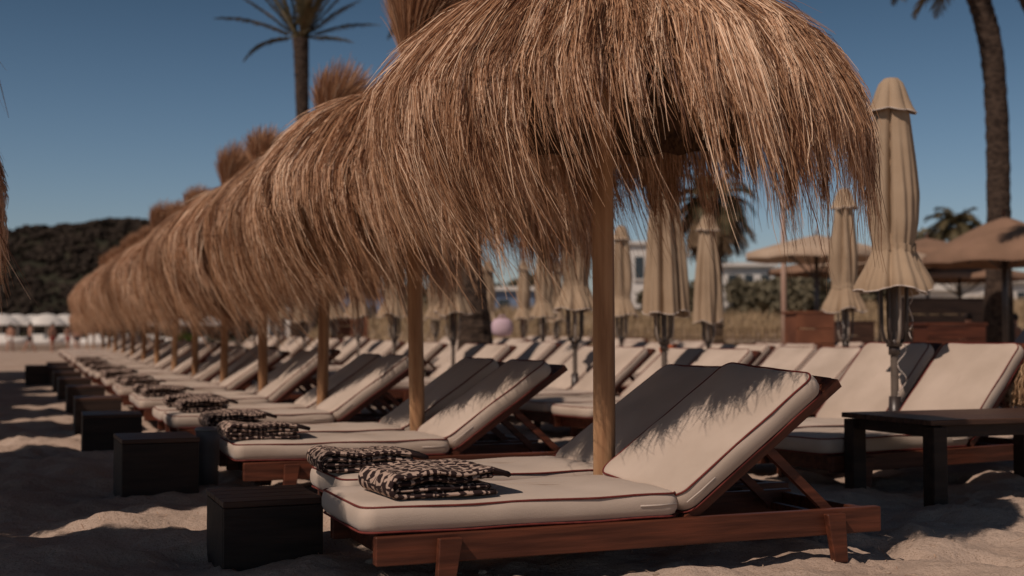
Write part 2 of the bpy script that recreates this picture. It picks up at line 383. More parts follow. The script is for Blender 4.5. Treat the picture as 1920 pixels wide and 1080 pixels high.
# the row to the left, outside the frame, whose shade bands the sand
for j in range(-1, 9):
    o = copy_tree(U[0] if j == 1 else U[[2, 3, 1][j % 3]])
    L0 = -2.45-.42*(j > 1); p = rowpt(L0, 2.62+STEP*j)
    if j == 1: p = Vector((-4.35, 7.3, 0))
    o.location = (p.x, p.y, gz(p.x, p.y)-.02); o.scale = (1.12, 1.12, 1) if j != 1 else (1, 1, 1)
    tag(o, 'straw umbrella at the left edge, only its dark fringe tips in the photo' if j == 1 else '%s straw umbrella of the left row, outside the frame, shading the sand' % ORD[j+1], 'umbrella', 'straw umbrellas of the left row')

# ------------------------------------------------------------------ sun loungers
def rrect(hx, hy, rad, n=7):
    rad = max(min(rad, hx-.001, hy-.001), .001); pts = []
    for cx, cy, a0 in ((hx-rad, hy-rad, 0), (-hx+rad, hy-rad, 90), (-hx+rad, -hy+rad, 180), (hx-rad, -hy+rad, 270)):
        for i in range(n):
            a = R_(a0+90*i/(n-1)); pts.append((cx+rad*math.cos(a), cy+rad*math.sin(a)))
    out = []
    for i, p in enumerate(pts):                                        # even out the long sides
        q = pts[(i+1) % len(pts)]; out.append(p); dd = math.dist(p, q); m = int(dd/.07)
        for j in range(1, m+1): out.append((p[0]+(q[0]-p[0])*j/(m+1), p[1]+(q[1]-p[1])*j/(m+1)))
    return out
def cushion(name, x0, x1, hy, z0, z1, parent, seed=0, zipend=1):
    cx = (x0+x1)/2; hx = (x1-x0)/2; zm = (z0+z1)/2; th = z1-z0
    lv = [(.20, z0), (.06, z0+.001), (.012, z0+.004), (.002, z0+.012), (-.006, zm-.015), (-.007, zm+.01), (-.003, z1-.014), (.005, z1-.004), (.014, z1+.002), (.035, z1+.006), (.07, z1+.009), (.12, z1+.0125), (.20, z1+.015), (hy-.02, z1+.016)]
    mb = MB(); rs = []
    base = rrect(hx, hy, .055)
    def ring(ins):
        k = (hx-ins)/hx; q = (hy-ins)/hy; return [(px*k, py*q) for px, py in base]
    for ins, z in lv:
        rr = []
        for px, py in ring(ins):
            nz = noise.noise(Vector((px*5+seed, py*6, z*9)))*.009+noise.noise(Vector((px*14+seed, py*15, z*14)))*.0022
            sidew = 1 if z0+.006 < z < z1-.006 else 0
            rr.append((cx+px*(1+nz*.8*sidew), py*(1+nz*2.5*sidew), z+nz*(1 if z > zm else .3)))
        rs.append(rr)
    mb.rings(rs)
    o = mb.build(name, M['canvas'], parent)
    for zz in (z1-.004, z0+.004):
        pb = MB(); pb.tube([(cx+px, py, zz+noise.noise(Vector((px*5+seed, py*6, z1*9)))*.005) for px, py in ring(.0005)], .0040, 7, closed=True)
        pb.build('piping', M['piping'], o)
    zb = MB(); xe = x1 if zipend > 0 else x0
    zb.tube([(xe-zipend*.02, -hy-.008, zm+.004), (xe-zipend*.09, -hy-.0095, zm+.002), (xe-zipend*.17, -hy-.009, zm+.003)], .0022, 6, flat=1.6)
    zb.build('zip', M['zip'], o)
    return o
HX = .165                                              # hinge, in the lounger's own x
def lounger(ang, width=.65):
    e = empty('sun_lounger'); hy = width/2
    for s in (-1, 1):
        mb = MB(); mb.box((.02, s*(hy-.021), .133), (2.06, .042, .098)); mb.build('side_rail', M['teak'], e, bevel=.004)
    for x in (-.93, 1.05-.035):
        mb = MB(); mb.box((x, 0, .130), (.034, width-.088, .085)); mb.build('end_rail', M['teak'], e, bevel=.004)
    mb = MB()
    for i in range(13):
        x = -.96+i*.088; mb.box((x, 0, .174), (.062, width-.088, .016))
    mb.build('slats', M['teak'], e)
    for x, lean in ((-.755, 1), (.815, -1)):
        for s in (-1, 1):
            mb = MB(); yo = s*(hy+.001); yi = s*(hy+.033); t = .042; b = .030
            a, c = (yo, yi) if s > 0 else (yi, yo)
            zt = .168; zb = -.02; dx = -.022*lean
            mb.hexa([(x-b+dx, a, zb), (x+b+dx, a, zb), (x+b+dx, c, zb), (x-b+dx, c, zb), (x-t, a, zt), (x+t, a, zt), (x+t, c, zt), (x-t, c, zt)])
            mb.build('leg', M['teak'], e, bevel=.003)
    cushion('seat_cushion', -1.05, HX-.008, .305, .186, .278, e, 3)
    # back rest: built lying, then turned about the hinge
    def pivoted(o):
        o.location = (HX, 0, .185); o.rotation_euler = (0, -ang, 0)
    o = cushion('back_cushion', .022, .785, .305, .010, .100, e, 9, -1); pivoted(o)
    mb = MB()
    for s in (-1, 1): mb.box((.44, s*.265, -.012), (.86, .045, .036))
    mb.box((.855, 0, -.012), (.04, .48, .032))
    for i in range(9): mb.box((.06+i*.092, 0, .0015), (.062, .478, .012))
    o = mb.build('back_frame', M['teak'], e); pivoted(o)
    tip = Vector((HX+.50*math.cos(ang)-.02, 0, .185+.50*math.sin(ang)-.03)); foot = Vector((HX+.50*math.cos(ang)+.34, 0, .125))
    mb = MB()
    for s in (-1, 1):
        a = tip+Vector((0, s*.225, 0)); b = foot+Vector((0, s*.225, 0)); dd = b-a
        mb.box((a+b)/2, (dd.length, .028, .036), rot('Y', math.atan2(-dd.z, dd.x)))
    mb.box(foot+Vector((0, 0, 0)), (.03, .50, .03)); mb.build('prop', M['teak'], e)
    return e
proto = {}
def get_lounger(key, ang):
    if key not in proto: proto[key] = lounger(R_(ang)); return proto[key]
    return copy_tree(proto[key])
def place_lounger(c, key, ang, label, group, tw=0, rz=0):
    o = get_lounger(key, ang); o.location = (c.x, c.y, gz(c.x, c.y)-.002); o.rotation_euler = (0, 0, PH+rz)
    tag(o, label, 'sun lounger', group)
    return o
GR = 'sun loungers under the straw umbrellas'
LG = {}
for k in range(14):
    for side in (0, 1):
        L = 1.05+(.14 if side and k == 0 else random.uniform(-.03, .03)*(k > 0)); Rr = (.325 if side == 0 else 1.155)+STEP*k
        nm = ORD[k]
        if k == 0: lab = 'large wooden sun lounger in the foreground, back cushion striped by fringe shadow' if side == 0 else 'cream lounger just behind the foreground lounger, beyond the nearest umbrella post'
        else: lab = ('front' if side == 0 else 'rear')+' cream lounger of the pair under the %s straw umbrella of the long row' % nm
        lab = lab.replace('twentieth', 'twentieth')
        a = 'a' if (k < 2 or (k*2+side) % 3) else 'b'
        if k == 0 and side == 0:
            o = lounger(R_(36)); c = rowpt(L, Rr); o.location = (c.x, c.y, -.002); o.rotation_euler = (0, 0, PH); tag(o, lab, 'sun lounger', GR)
            for ch in KIDS[o.name]:
                if ch.name.startswith('back_'): ch.rotation_euler = (R_(4.2), -R_(36), 0)
        else: o = place_lounger(rowpt(L, Rr), a, 35 if a == 'a' else 39, lab, GR, rz=random.uniform(-.012, .012)*(k > 0))
        LG[k, side] = o

# ------------------------------------------------------------------ folded towels
def towel_mat():
    m = bpy.data.materials.new('printed_towel'); m.use_nodes = True; nt = m.node_tree; L = nt.links; p = nt.nodes['Principled BSDF']
    p.inputs['Roughness'].default_value = .95; p.inputs['Specular IOR Level'].default_value = .15
    uv = _n(nt, 'ShaderNodeUVMap'); uv.uv_map = 'UVMap'
    nz = _n(nt, 'ShaderNodeTexNoise'); nz.inputs['Scale'].default_value = 22; nz.inputs['Detail'].default_value = 1
    L.new(uv.outputs[0], nz.inputs['Vector'])
    sc = _n(nt, 'ShaderNodeVectorMath', operation='SCALE'); sc.inputs['Scale'].default_value = .028; L.new(nz.outputs['Color'], sc.inputs[0])
    ad = _n(nt, 'ShaderNodeVectorMath', operation='ADD'); L.new(uv.outputs[0], ad.inputs[0]); L.new(sc.outputs[0], ad.inputs[1])
    # cells: each a square of the print, with arcs and bars inside
    mp = _n(nt, 'ShaderNodeMapping'); mp.inputs['Scale'].default_value = (18, 15, 1); L.new(ad.outputs[0], mp.inputs[0])
    vo = _n(nt, 'ShaderNodeTexVoronoi'); vo.feature = 'DISTANCE_TO_EDGE'; vo.inputs['Scale'].default_value = 1.0; vo.inputs['Randomness'].default_value = .35; vo.voronoi_dimensions = '2D'
    L.new(mp.outputs[0], vo.inputs['Vector'])
    e = _n(nt, 'ShaderNodeMath', operation='GREATER_THAN'); e.inputs[1].default_value = .07; L.new(vo.outputs['Distance'], e.inputs[0])
    mp2 = _n(nt, 'ShaderNodeMapping'); mp2.inputs['Scale'].default_value = (31, 19, 1); L.new(ad.outputs[0], mp2.inputs[0])
    v2 = _n(nt, 'ShaderNodeTexVoronoi'); v2.feature = 'DISTANCE_TO_EDGE'; v2.inputs['Scale'].default_value = 1.0; v2.inputs['Randomness'].default_value = .9; v2.voronoi_dimensions = '2D'
    L.new(mp2.outputs[0], v2.inputs['Vector'])
    a = _n(nt, 'ShaderNodeMath', operation='LESS_THAN'); a.inputs[1].default_value = .17; L.new(v2.outputs['Distance'], a.inputs[0])
    mu = _n(nt, 'ShaderNodeMath', operation='MULTIPLY'); L.new(e.outputs[0], mu.inputs[0]); L.new(a.outputs[0], mu.inputs[1])
    # plain dark ends
    sx = _n(nt, 'ShaderNodeSeparateXYZ'); L.new(uv.outputs[0], sx.inputs[0])
    g = _n(nt, 'ShaderNodeMath', operation='GREATER_THAN'); g.inputs[1].default_value = .075; L.new(sx.outputs[0], g.inputs[0])
    m2 = _n(nt, 'ShaderNodeMath', operation='MULTIPLY'); L.new(mu.outputs[0], m2.inputs[0]); L.new(g.outputs[0], m2.inputs[1])
    mx = _n(nt, 'ShaderNodeMix', data_type='RGBA'); L.new(m2.outputs[0], mx.inputs['Factor'])
    mx.inputs[6].default_value = (.032, .019, .019, 1); mx.inputs[7].default_value = (.48, .355, .29, 1)
    L.new(mx.outputs[2], p.inputs['Base Color'])
    n2 = _n(nt, 'ShaderNodeTexNoise'); n2.inputs['Scale'].default_value = 420; L.new(uv.outputs[0], n2.inputs['Vector'])
    bp = _n(nt, 'ShaderNodeBump'); bp.inputs['Strength'].default_value = .6; bp.inputs['Distance'].default_value = .003
    L.new(n2.outputs[0], bp.inputs['Height']); L.new(bp.outputs[0], p.inputs['Normal'])
    return m
M['towel'] = towel_mat()
def towel(seed, lx=.40, ly=.36, hh=.092, name='folded_towel'):
    """One cloth folded round and round: nested U folds closed on the foot side, layered edges on the long side."""
    verts = []; faces = []; uvs = []; NY = 22
    def sheet(path, thick, y0, y1, u0):
        n = len(path); nr = []
        for i in range(n):
            a = path[max(i-1, 0)]; b = path[min(i+1, n-1)]; t = Vector((b[0]-a[0], b[1]-a[1])).normalized(); nr.append((-t.y, t.x))
        s = [0]
        for i in range(1, n): s.append(s[-1]+math.dist(path[i], path[i-1]))
        b0 = len(verts)
        for j in range(NY+1):
            v = j/NY; y = y0+(y1-y0)*v; e = min(v, 1-v)*NY
            tk = thick*(math.sqrt(max(0, 1-(1-min(e/1.5, 1))**2))*.85+.15)
            for side in (1, -1):
                for i in range(n):
                    x, z = path[i]; q = Vector((x*7+seed*3, y*8, z*12)); w = noise.noise(q)*.0065+noise.noise(q*3)*.002
                    endy = noise.noise(Vector((x*9+seed, v > .5, z*30+seed)))*.014*(abs(v-.5)*2)**3
                    fx = w*.6*math.sin(v*5+seed)
                    zz = z+nr[i][1]*tk/2*side+w*(.4+z/hh*.6)+ (0.010*math.sin(x*9+seed)*v*z/hh)
                    verts.append((x+nr[i][0]*tk/2*side+fx, y+endy, max(zz, .002+.0015*side))); uvs.append((s[i]+u0, y+.6))
        w2 = 2*n
        for j in range(NY):
            for i in range(n-1):
                a = b0+j*w2+i; faces.append((a, a+1, a+w2+1, a+w2))
                a2 = a+n; faces.append((a2, a2+w2, a2+w2+1, a2+1))
            faces.append((b0+j*w2, b0+(j+1)*w2, b0+(j+1)*w2+n, b0+j*w2+n))
            e_ = b0+j*w2+n-1; faces.append((e_, e_+n, e_+w2+n, e_+w2))
        for j in (0, NY):
            for i in range(n-1):
                a = b0+j*w2+i; q = (a, a+n, a+n+1, a+1); faces.append(q if j == 0 else q[::-1])
    T = .021
    for lvl in range(2):
        z0 = T*.5+lvl*T*1.02; z1 = hh-T*.5-lvl*T*1.02; rr = (z1-z0)/2; x0 = -lx/2+rr+lvl*.020; x1 = lx/2-lvl*.022
        top = [(x1+(.07 if lvl == 0 else -.01)*(1-i/13)**2.2*0+(x0-x1)*i/13+(0.045 if lvl == 0 and i == 0 else 0), z1-(.020 if (lvl == 0 and i == 0) else 0)+.005*math.sin(i*.8+seed)) for i in range(14)]
        arc = [(x0-rr*math.sin(math.pi*i/9), (z0+z1)/2+rr*math.cos(math.pi*i/9)) for i in range(1, 9)]
        bot = [(x0+(x1-.01-x0)*i/13, z0) for i in range(14)]
        sheet(top+arc+bot, T*.95, -ly/2+lvl*.008, ly/2-lvl*.008, .0+lvl*.3)
    me = bpy.data.meshes.new(name); me.from_pydata(verts, [], faces)
    ul = me.uv_layers.new(name='UVMap'); li = np.empty(len(me.loops), np.int32); me.loops.foreach_get('vertex_index', li)
    ul.data.foreach_set('uv', np.array(uvs, np.float32)[li].ravel())
    me.polygons.foreach_set('use_smooth', [True]*len(faces)); me.materials.append(M['towel']); me.update()
    return link(name, me)
tw = [towel(1), towel(4.3, .41, .34, .085), towel(7.7, .37, .36, .098)]
TG = 'folded printed towels on the lounger feet'
used = set()
def put_towel(i, p, rz, z, lab, group=TG):
    o = tw[i] if i not in used else tw[i].copy()
    if i in used: C.objects.link(o)
    used.add(i); o.location = (p.x, p.y, z+gz(p.x, p.y)); o.rotation_euler = (0, 0, PH+rz)
    tag(o, lab, 'towel', group)
put_towel(0, rowpt(.30, .24), R_(4), .291, 'black and cream printed towel folded on the foot of the foreground lounger')
put_towel(1, rowpt(.29, 1.12), R_(-4), .291, 'dark printed towel folded on the rear lounger of the nearest pair, half in shade')
for k in range(1, 9):
    for side in (0, 1):
        p = rowpt(.20+random.uniform(-.03, .05), (.30 if side == 0 else 1.13)+STEP*k)
        put_towel((k+side) % 3, p, random.uniform(-.12, .12), .291,
                  'folded printed towel on the foot of the %s lounger under the %s straw umbrella' % ('front' if side == 0 else 'rear', ORD[k]))

# ------------------------------------------------------------------ low dark boxes at the lounger feet
def crate(sx, sy, sz):
    e = empty('side_table'); t = .024
    mb = MB(); [mb.box((0, -sy/2+(i+.5)*sy/4, sz-t/2), (sx, sy/4-.004, t)) for i in range(4)]; mb.build('top', M['dark_wood'], e, bevel=.003)
    for s in (-1, 1):
        mb = MB(); mb.box((0, s*(sy/2-t/2-.002), (sz-t)/2-.03), (sx-.006, t, sz-t+.056)); mb.build('side_panel', M['dark_side'], e, bevel=.002)
        mb = MB(); mb.box((s*(sx/2-t/2-.002), 0, (sz-t)/2-.03), (t, sy-2*t-.008, sz-t+.054)); mb.build('end_panel', M['dark_side'], e, bevel=.002)
    return e
BG = 'low dark wooden boxes at the feet of the loungers'
boxes = [(-.36, .02, .665, 1.12, .235), (-.56, -.15, .30, .80, .30), (-.66, -.22, .0, .5, .29), (-.62, -.16, .05, .55, .28), (-.58, -.16, .2, .66, .27),
         (-.6, -.18, .2, .66, .27), (-.6, -.18, .2, .66, .27), (-.6, -.18, .2, .66, .27), (-.6, -.18, .2, .66, .27), (-1.6, -1.15, .2, .66, .30)]
crt = None
for k, (a, b, c, e_, hz) in enumerate(boxes):
    if k < 2: o = crate(b-a, e_-c, hz); crt = o
    else: o = copy_tree(crt)
    p = rowpt((a+b)/2, (c+e_)/2+STEP*k); o.location = (p.x, p.y, gz(p.x, p.y)); o.rotation_euler = (0, 0, PH+random.uniform(-.03, .03)*(k > 0))
    tag(o, ('low dark brown wooden box table closest to the camera, left of the foreground lounger' if k == 0 else
            'low black wooden box standing alone on the sand at the far left' if k == 9 else 'low dark box table at the foot of the pair under the %s straw umbrella' % ORD[k]), 'side table', BG)
    if k == 9: x = (72-CX)/F*21.5; o.location = (x, 21.5, gz(x, 21.5)+.02)
# grey bin between the first and second pair
e = empty('ash_bin', (0, 0, 0)); p = at(393, 900, 7.25); e.location = (p.x, p.y, 0)
tag(e, 'small round grey metal ash bin beside the second lounger foot', 'ash bin')
mb = MB(); rs = []
for z, q in ((-.02, .055), (.10, .06), (.20, .065), (.235, .072), (.30, .073)): rs.append([(q*math.cos(a*math.pi/12), q*math.sin(a*math.pi/12), z) for a in range(24)])
mb.rings(rs); mb.build('bin_body', M['grey'], e)
mb = MB(); mb.rings([[(q*math.cos(a*math.pi/12), q*math.sin(a*math.pi/12), z) for a in range(24)] for z, q in ((.301, .078), (.313, .080), (.322, .070), (.325, .03))]); mb.build('lid', M['grey'], e)

# ------------------------------------------------------------------ closed parasols
def folded(kind, parent, seed=0):
    N = 168; mb = MB()
    if kind == 'tied': prof_ = [(2.50, .035, .1), (2.44, .085, .3), (2.34, .108, .46), (2.2, .122, .56), (2.0, .142, .60), (1.8, .158, .60), (1.62, .153, .52), (1.52, .138, .36), (1.47, .128, .24), (1.43, .128, .2), (1.39, .148, .26), (1.32, .175, .28), (1.24, .215, .32), (1.19, .235, .34), (1.165, .238, .35)]
    else: prof_ = [(2.50, .035, .1), (2.44, .085, .25), (2.34, .10, .4), (2.2, .115, .5), (2.0, .135, .52), (1.8, .155, .55), (1.6, .172, .55), (1.4, .185, .55), (1.2, .195, .55), (1.08, .20, .55)]
    hs_ = np.array([p[0] for p in prof_])[::-1]; Rr = np.array([p[1] for p in prof_])[::-1]; Am = np.array([p[2] for p in prof_])[::-1]
    zs = np.linspace(2.5, prof_[-1][0], 44); rs = []
    g = np.random.default_rng(seed); ph = g.random(4)*6
    for z in zs:
        R0 = np.interp(z, hs_, Rr); A = np.interp(z, hs_, Am); rr = []
        b = (2.5-z)/1.4
        for j in range(N):
            a = 2*math.pi*j/N+.07*math.sin(z*2.3+ph[0])
            q = a*3.5+1.0*math.sin(a+ph[1])+.45*math.sin(2*a+ph[2]+z*1.4)
            f = abs(math.sin(q)); f = f**.48                           # sharp valleys between full folds
            small = (.07*math.sin(a*19+ph[3]+z*1.7)+.06*math.sin(a*8+z*5.1+ph[0]))*min(1, b*2)
            rad = R0*(1-A+A*f+small*.55)*(1+.10*math.sin(a+ph[2]))
            zz = z-(.03*math.sin(a*4+ph[1])+.02*math.sin(a*3+ph[0]))*max(0, b-.6)*2.0
            rr.append((rad*math.cos(a), rad*math.sin(a), zz))
        rs.append(rr)
    mb.rings(rs, cap=False)
    o = mb.build('canopy', M['cloth'], parent)
    t = MB(); t.tube(rs[-1], .0045, 5, closed=True); t.build('hem', M['trim'], o)
    if kind == 'tied':
        s = MB(); k0 = int(np.argmin(abs(zs-1.45)))
        s.rings([[(x*1.05+.004, y*1.05, z+dz) for x, y, z in rs[k0]] for dz in (-.022, -.018, .018, .022)], cap=False)
        s.build('strap', M['cloth'], o)
    c = MB(); cr = []; 
    for z, R0, A in ((2.60, .012, 0), (2.592, .045, .05), (2.56, .074, .14), (2.51, .096, .24), (2.46, .114, .30), (2.41, .136, .34), (2.375, .158, .36)):
        fz = max(0, (2.56-z)/.185)
        cr.append([((R0*(1-A+A*abs(math.sin(3.5*a+.6*math.sin(a)+1.1))**.5))*math.cos(a), (R0*(1-A+A*abs(math.sin(3.5*a+.6*math.sin(a)+1.1))**.5))*math.sin(a), z-fz*(.020*abs(math.sin(3.5*a+.6*math.sin(a)+1.1))-.008*math.sin(2*a))) for a in [2*math.pi*j/120 for j in range(120)]])
    c.rings(cr, cap=False); cap = c.build('top_cap', M['cloth'], parent)
    t = MB(); t.tube(cr[-1], .004, 5, closed=True); t.build('hem', M['trim'], cap)
def parasol(kind, seed=0):
    e = empty('closed_parasol')
    mb = MB(); mb.tube([(0, 0, -.05), (0, 0, .42), (0, 0, 1.0), (0, 0, 2.5)], .024, 14); mb.build('pole', M['pole_grey'], e)
    mb = MB(); mb.tube([(0, 0, -.1), (0, 0, .30), (0, 0, .46)], [.042, .042, .036], 14); mb.tube([(.03, 0, .43), (.065, 0, .43)], .009, 8); mb.build('ground_sleeve', M['metal_dark'], e)
    mb = MB(); mb.tube([(0, 0, .735), (0, 0, .80)], .035, 14); mb.tube([(0, 0, .79), (0, 0, .84)], [.046, .05], 14); mb.build('runner', M['metal_dark'], e)
    for k in range(8):
        a = k*math.pi/4+.15; c = Vector((math.cos(a), math.sin(a), 0)); mb = MB()
        pts = [c*.030+Vector((0, 0, .81)), c*.060+Vector((0, 0, .83)), c*.078+Vector((0, 0, .90)), c*.080+Vector((0, 0, 1.05)), c*.085+Vector((0, 0, 1.25)), c*.05+Vector((0, 0, 1.6))]
        mb.tube(pts, .0105, 8); mb.build('rib', M['metal_pale'] if k % 3 == 0 else M['metal_dark'], e)
    mb = MB(); pts = [(.09+.012*math.sin(i*.9), -.05+.006*math.sin(i*1.7), 1.17-.33*i/14) for i in range(15)]; mb.tube(pts, .0035, 5)
    pts = [(.04+.028*math.sin(i*.7), -.02, .82-.40*i/18) for i in range(19)]; mb.tube(pts, .003, 5)
    mb.build('cord', M['trim'], e)
    folded(kind, e, seed)
    return e
protoP = {}
def place_parasol(px, Y, kind, label, rz=0, sc=1.0, lean=0):
    if kind not in protoP: protoP[kind] = parasol({'tied': 'tied', 'loose': 'loose'}[kind], 5); o = protoP[kind]
    else: o = copy_tree(protoP[kind])
    x = (px-CX)/F*Y; o.location = (x, Y, gz(x, Y)); o.rotation_euler = (lean, 0, rz); o.scale = (sc*1.08, sc*1.08, sc)
    return tag(o, label, 'parasol', 'closed beige parasols among the rear loungers')
PAR = [(1676, 8.2, 'tied', 'largest closed beige parasol, tied, standing beyond the dark table at right', 1),
 (1245, 11.4, 'loose', 'closed beige parasol hanging loose and pleated, just right of the nearest umbrella post', 1),
 (1078, 13.6, 'tied', 'tied beige parasol just left of the nearest umbrella post', 1),
 (850, 16.6, 'tied', 'tied beige parasol in front of the leaning palm trunk', 1),
 (740, 19.2, 'tied', 'tied beige parasol left of the second straw umbrella post', 1),
 (672, 21.8, 'tied', 'slim beige parasol right of the third straw umbrella post', 1),
 (570, 24.8, 'loose', 'loosely folded beige parasol left of the third straw umbrella post', 1),
 (522, 27.6, 'tied', 'distant beige parasol right of the fourth straw umbrella post', 1),
 (478, 30.4, 'tied', 'distant beige parasol left of the fourth straw umbrella post', 1),
 (452, 33, 'tied', 'distant beige parasol right of the fifth straw umbrella post', 1),
 (1585, 14.3, 'tied', 'tied beige parasol with frilled top, left of the largest parasol', 1),
 (1328, 16.6, 'loose', 'loose beige parasol in front of the shaggy palm, behind the pleated one', .97),
 (1165, 19.4, 'tied', 'beige parasol just right of the nearest umbrella post, partly hidden', 1),
 (1018, 22.2, 'tied', 'small tied beige parasol left of the one beside the nearest post', 1),
 (915, 25.2, 'tied', 'small beige parasol right of the leaning palm trunk', .9),
 (817, 27.5, 'tied', 'small beige parasol immediately right of the second straw umbrella post', 1),
 (1044, 28, 'tied', 'tiny beige parasol between two larger ones left of the nearest post', .95),
 (982, 30, 'tied', 'tiny beige parasol under the thin mast', 1),
 (626, 27, 'tied', 'small beige parasol right beside the third straw umbrella post', 1)]
RG = 'sun loungers in the rows behind the straw umbrellas'
for i, (px, Y, kd, lab, sc) in enumerate(PAR):
    o = place_parasol(px, Y, kd, lab, rz=(0 if i == 0 else i*1.1), sc=sc)
    pole = Vector(o.location)
    for side in (0, 1):
        c = pole+r*(-.415 if side == 0 else .415)-u*.196
        key, an = ('c', 46) if i == 0 else ('b', 39)
        q = place_lounger(c, key, an, ('front' if side == 0 else 'rear')+' lounger beside the '+lab.replace('closed ', '').replace('beige ', '').split(',')[0], RG, rz=R_(8)+random.uniform(-.03, .03)*(i > 0))
# further pairs in the third and fourth rows with no parasol of their own
for n_, (px, Y) in enumerate(((1440, 13.0), (1400, 17.6), (1215, 21.0), (1120, 25), (1500, 19.5), (930, 19.5), (800, 23))):
    for side in (0, 1):
        x = (px-CX)/F*Y; c = Vector((x, Y, 0))+r*(-.4 if side == 0 else .4)
        place_lounger(c, 'b', 39, '%s cream lounger of a rear pair, %s' % ('front' if side == 0 else 'rear', ['left of the frilled parasol', 'under the shaggy palm', 'behind the loose pleated parasol', 'far back right of the nearest post', 'in front of the rust red board', 'far back right of the leaning palm', 'far back left of the leaning palm'][n_]), RG, rz=R_(8))
p = Vector(((1676-CX)/F*8.2, 8.2, 0))+r*.45-u*1.02
put_towel(1, p, .05, .291, 'dark printed towel on the lounger left of the largest parasol')
p = Vector(((1440-CX)/F*13.0, 13.0, 0))+r*.4-u*.80
put_towel(2, p, .05, .291, 'dark printed towel on a rear lounger left of the frilled parasol')

# ------------------------------------------------------------------ dark table at right
e = empty('low_table'); pA = Vector((1.88, 6.98, 0)); TL = 1.30; TW = .76
c = pA+u*(TL/2)-r*(TW/2); e.location = (c.x, c.y, 0); e.rotation_euler = (0, 0, PH-.02)
tag(e, 'low black wooden table with square legs on the sand at right', 'table')
mb = MB()
for i in range(7): mb.box((0, -TW/2+(i+.5)*TW/7, .412), (TL+.03, TW/7-.004, .028))
mb.build('table_top', M['dark_wood'], e, bevel=.003)
mb = MB()
for s in (-1, 1): mb.box((0, s*(TW/2-.05), .365), (TL-.16, .03, .062)); mb.box((s*(TL/2-.05), 0, .365), (.03, TW-.16, .062))
mb.build('apron', M['dark_side'], e)
for sx in (-1, 1):
    for sy in (-1, 1): mb = MB(); mb.box((sx*(TL/2-.045), sy*(TW/2-.045), .17), (.088, .088, .44)); mb.build('leg', M['dark_side'], e, bevel=.004)

# ------------------------------------------------------------------ people (bodies grown from a skeleton)
def body(name, joints, edges, mat_, parent, sub=2):
    me = bpy.data.meshes.new(name); me.from_pydata([j[:3] for j in joints], edges, []); me.materials.append(mat_)
    o = link(name, me, parent)
    sk = o.modifiers.new('skin', 'SKIN'); sk.use_smooth_shade = True
    me.skin_vertices.new() if not me.skin_vertices else None
    for i, j in enumerate(joints):
        sv = me.skin_vertices[0].data[i]; sv.radius = (j[3], j[3] if len(j) < 5 else j[4]); sv.use_root = (i == 0)
    o.modifiers.new('sub', 'SUBSURF').levels = sub; o.modifiers['sub'].render_levels = sub
    return o
def head_shape(o_parent, c, mat_hair, long=False, f=(0, -1)):
    mb = MB(); rs = []
    for i in range(9):
        a = math.pi*(i/8)*.62; z = c[2]+.118*math.cos(a); q = .100*math.sin(a)+.004
        rs.append([(c[0]+q*.88*math.cos(b)-f[0]*.018, c[1]+q*math.sin(b)-f[1]*.018, z) for b in [2*math.pi*j/16 for j in range(16)]])
    if long: rs += [[(c[0]+.09*math.cos(b)-f[0]*.05, c[1]+.07*math.sin(b)-f[1]*.05, c[2]-.16) for b in [2*math.pi*j/16 for j in range(16)]]]
    mb.rings(rs); return mb.build('hair', mat_hair, o_parent)
def walker(loc, rz, label, step=.3, cloth='red', hair='dark_hair', sc=1.0, armf=.2):
    e = empty('person', loc, rz, label=label, cat='person', group='people walking on the far beach'); e.scale = (sc,)*3
    J = [(0, 0, .95, .135, .105), (0, 0, 1.15, .115, .09), (0, 0, 1.36, .15, .10), (0, 0, 1.46, .06, .06), (0, -.01, 1.53, .055, .058), (0, -.02, 1.62, .078, .095), (0, -.01, 1.71, .06, .07)]
    E = [(i, i+1) for i in range(6)]
    def limb(root, pts):
        prev = root
        for q in pts: J.append(q); E.append((prev, len(J)-1)); prev = len(J)-1
    for s, st in ((-1, step), (1, -step)):
        limb(0, [(s*.10, 0, .86, .09, .09), (s*.10, -st*.5, .50, .058, .06), (s*.10, -st*.9+.05*(st < 0), .10, .036, .036), (s*.10, -st*.9-.12, .035, .03, .028)])
        limb(2, [(s*.19, 0, 1.38, .052, .052), (s*.23, st*armf, 1.12, .04, .04), (s*.22, st*armf-.10, .90, .03, .03), (s*.22, st*armf-.14, .82, .022, .03)])
    body('body', J, E, M['skin'], e)
    head_shape(e, (0, -.02, 1.66), M[hair])
    mb = MB(); mb.rings([[(.152*k_*math.cos(b), .122*k_*math.sin(b)-.0, z) for b in [2*math.pi*j/18 for j in range(18)]] for z, k_ in ((.78, 1.25), (.85, 1.22), (.95, 1.10), (1.02, .98))], cap=False); mb.build('shorts', M[cloth], e)
    return e
for (px, feet, Y, rz, lab, st, cl) in ((57, 664, 66, 2.2, 'person in dark swim shorts striding across the far beach', .32, 'navy'), (99, 663, 68, 1.2, 'person in red shorts standing on the far beach', .12, 'red'), (20, 660, 72, 0, 'person in pale shorts at the far left of the beach', .2, 'white'), (128, 655, 80, 1.0, 'person in red shorts beside the last straw umbrella, far away', .2, 'red'), (145, 657, 76, .4, 'person in navy shorts under the far end of the row', .25, 'navy')):
    x = (px-CX)/F*Y; walker((x, Y, gz(x, Y)), rz, lab, st, cl)
